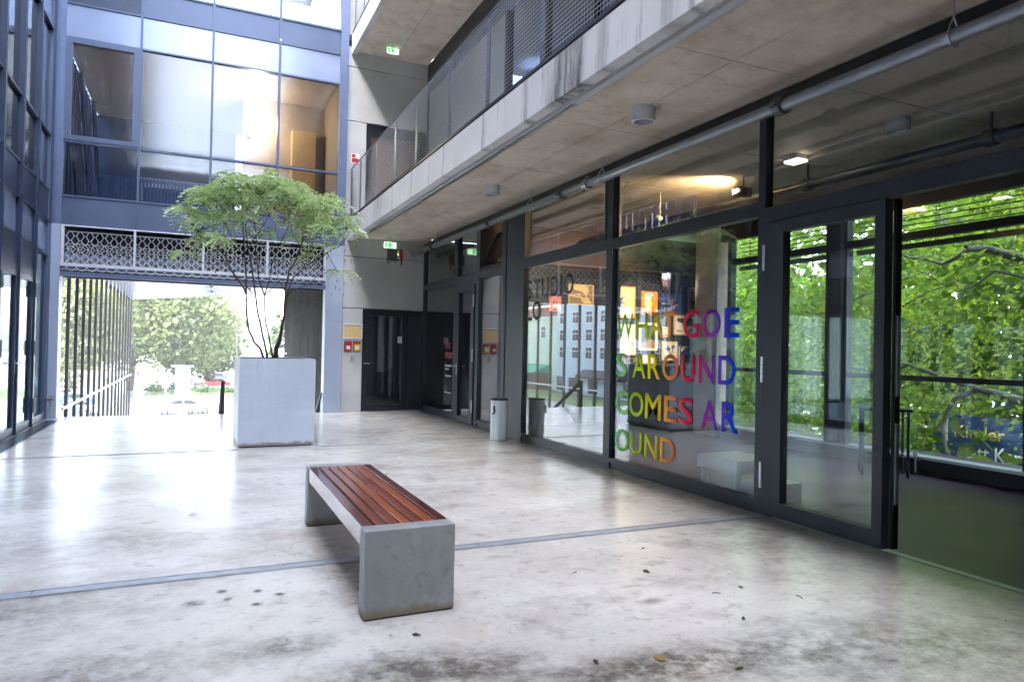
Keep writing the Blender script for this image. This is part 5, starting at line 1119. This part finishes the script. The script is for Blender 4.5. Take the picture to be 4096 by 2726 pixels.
# buildings
def building(lab, mat, x0, x1, y0, y1, h, face, nwin, rows, zb=-5.5, ww=1.3, wh=1.9, roof='roof_red', group='houses across the street', shop=True, name='town_house'):
    t = thing(name, lab, 'building', ((x0+x1)/2, (y0+y1)/2, zb), group)
    B(x0, x1, y0, y1, zb, zb+h).build('wall', mat, t)
    B(x0-.3, x1+.3, y0-.3, y1+.3, zb+h, zb+h+.5).build('cornice', mat, t); B(x0+.4, x1-.4, y0+.4, y1-.4, zb+h+.501, zb+h+2.2).build('roof', roof, t)
    a, b = (y0, y1) if face in ('+x','-x') else (x0, x1)
    for r_ in rows:
        for i in range(nwin):
            c = a+(b-a)*(i+.5)/nwin
            if face == '+x':
                f_ = MB().box(x1+.005,x1+.07,c-ww/2-.1,c+ww/2+.1,r_-.1,r_+wh+.1).build('window', 'white', t)
                for (u0, u1) in ((-ww/2,-.05),(.05,ww/2)):
                    for (v0, v1) in ((0,wh*.6),(wh*.6+.1,wh)): MB().box(x1+.071,x1+.09,c+u0,c+u1,r_+v0,r_+v1).build('pane', 'windowdark', f_)
            else:
                f_ = MB().box(c-ww/2-.1,c+ww/2+.1,y0-.07,y0-.005,r_-.1,r_+wh+.1).build('window', 'white', t)
                for (u0, u1) in ((-ww/2,-.05),(.05,ww/2)): MB().box(c+u0,c+u1,y0-.09,y0-.071,r_,r_+wh).build('pane', 'windowpale', f_)
    return t
hb = building('pale blue town house with white cross windows and a dark shop awning', 'render_blue', -57, -45, 76, 101, 14.5, '+x', 6, (0.1, 2.85, 5.6), ww=1.7, wh=1.7)
MB().prism([(-44.95,80,-1.6),(-43.4,80,-2.5),(-43.4,80,-2.9),(-44.95,80,-2.9)], (0,12,0)).build('awning', 'frame_dark', hb)
for y in (78.5,83,88,94,98): B(-44.99,-44.9,y,y+2.6,-5.2,-3.0).build('shop_window', 'windowdark', hb)
hg = building('pale green house with a green roofed stall at its foot', 'render_green', -57, -45.5, 101.7, 122, 12, '+x', 2, (3.4,), ww=1.4)
MB().prism([(-45.4,104,-1.2),(-42,104,-2.6),(-45.4,104,-2.6)], (0,8,0)).build('stall_roof', 'p_green', hg); B(-45.3,-43,104.2,111.8,-5.4,-2.61).build('stall', 'brownwall', hg)
building('beige town house nearest on the street side', 'render_beige', -57, -45.2, 50, 75.3, 13, '+x', 6, (.1, 2.85, 5.6), ww=1.6, wh=1.7)
building('long white building behind the bare tree', 'render_white', 2, 30, 215, 235, 26, '-y', 8, (-2, 2, 6, 10, 14, 18), ww=1.8, wh=1.8, roof='grey')
building('white building at the far left behind the slats', 'render_white', -34, -8, 240, 260, 24, '-y', 8, (-2, 2, 6, 10, 14), ww=1.8, roof='grey')
building('pale balconied block seen through the left door', 'render_beige', -62, -42, 205, 225, 22, '-y', 5, (-2, 2, 6, 10), ww=2.4, roof='grey')
building('white house far behind the plane tree', 'render_white', 44, 60, 38, 60, 22, '-y', 3, (4, 8), roof='grey')
t = thing('street_lamp', 'curved arm street lamp seen through the left door', 'street lamp', (-21.5,118,-5.4)); MB().tube([(-20,118,-5.4),(-20,118,1),(-20.4,118,2.4),(-21.5,118,3.1),(-23,118,3.3)], [.09,.08,.07,.06,.05], 8).build('pole', 'grey', t); B(-23.7,-22.9,117.9,118.1,3.22,3.36).build('head', 'grey', t)

# thin haze volume added to wash out the far street
hz = B(-258, 258, -58, 428, -6.7, 24.5).build('haze', None, None, kind='stuff')
hm_ = bpy.data.materials.new('haze'); hm_.use_nodes = True; hn = hm_.node_tree; hn.nodes.clear()
pv = hn.nodes.new('ShaderNodeVolumePrincipled'); pv.inputs['Color'].default_value = (.95,.97,1,1); pv.inputs['Density'].default_value = .0005; pv.inputs['Anisotropy'].default_value = .2
ho = hn.nodes.new('ShaderNodeOutputMaterial'); hn.links.new(pv.outputs[0], ho.inputs['Volume']); hz.data.materials.append(hm_)
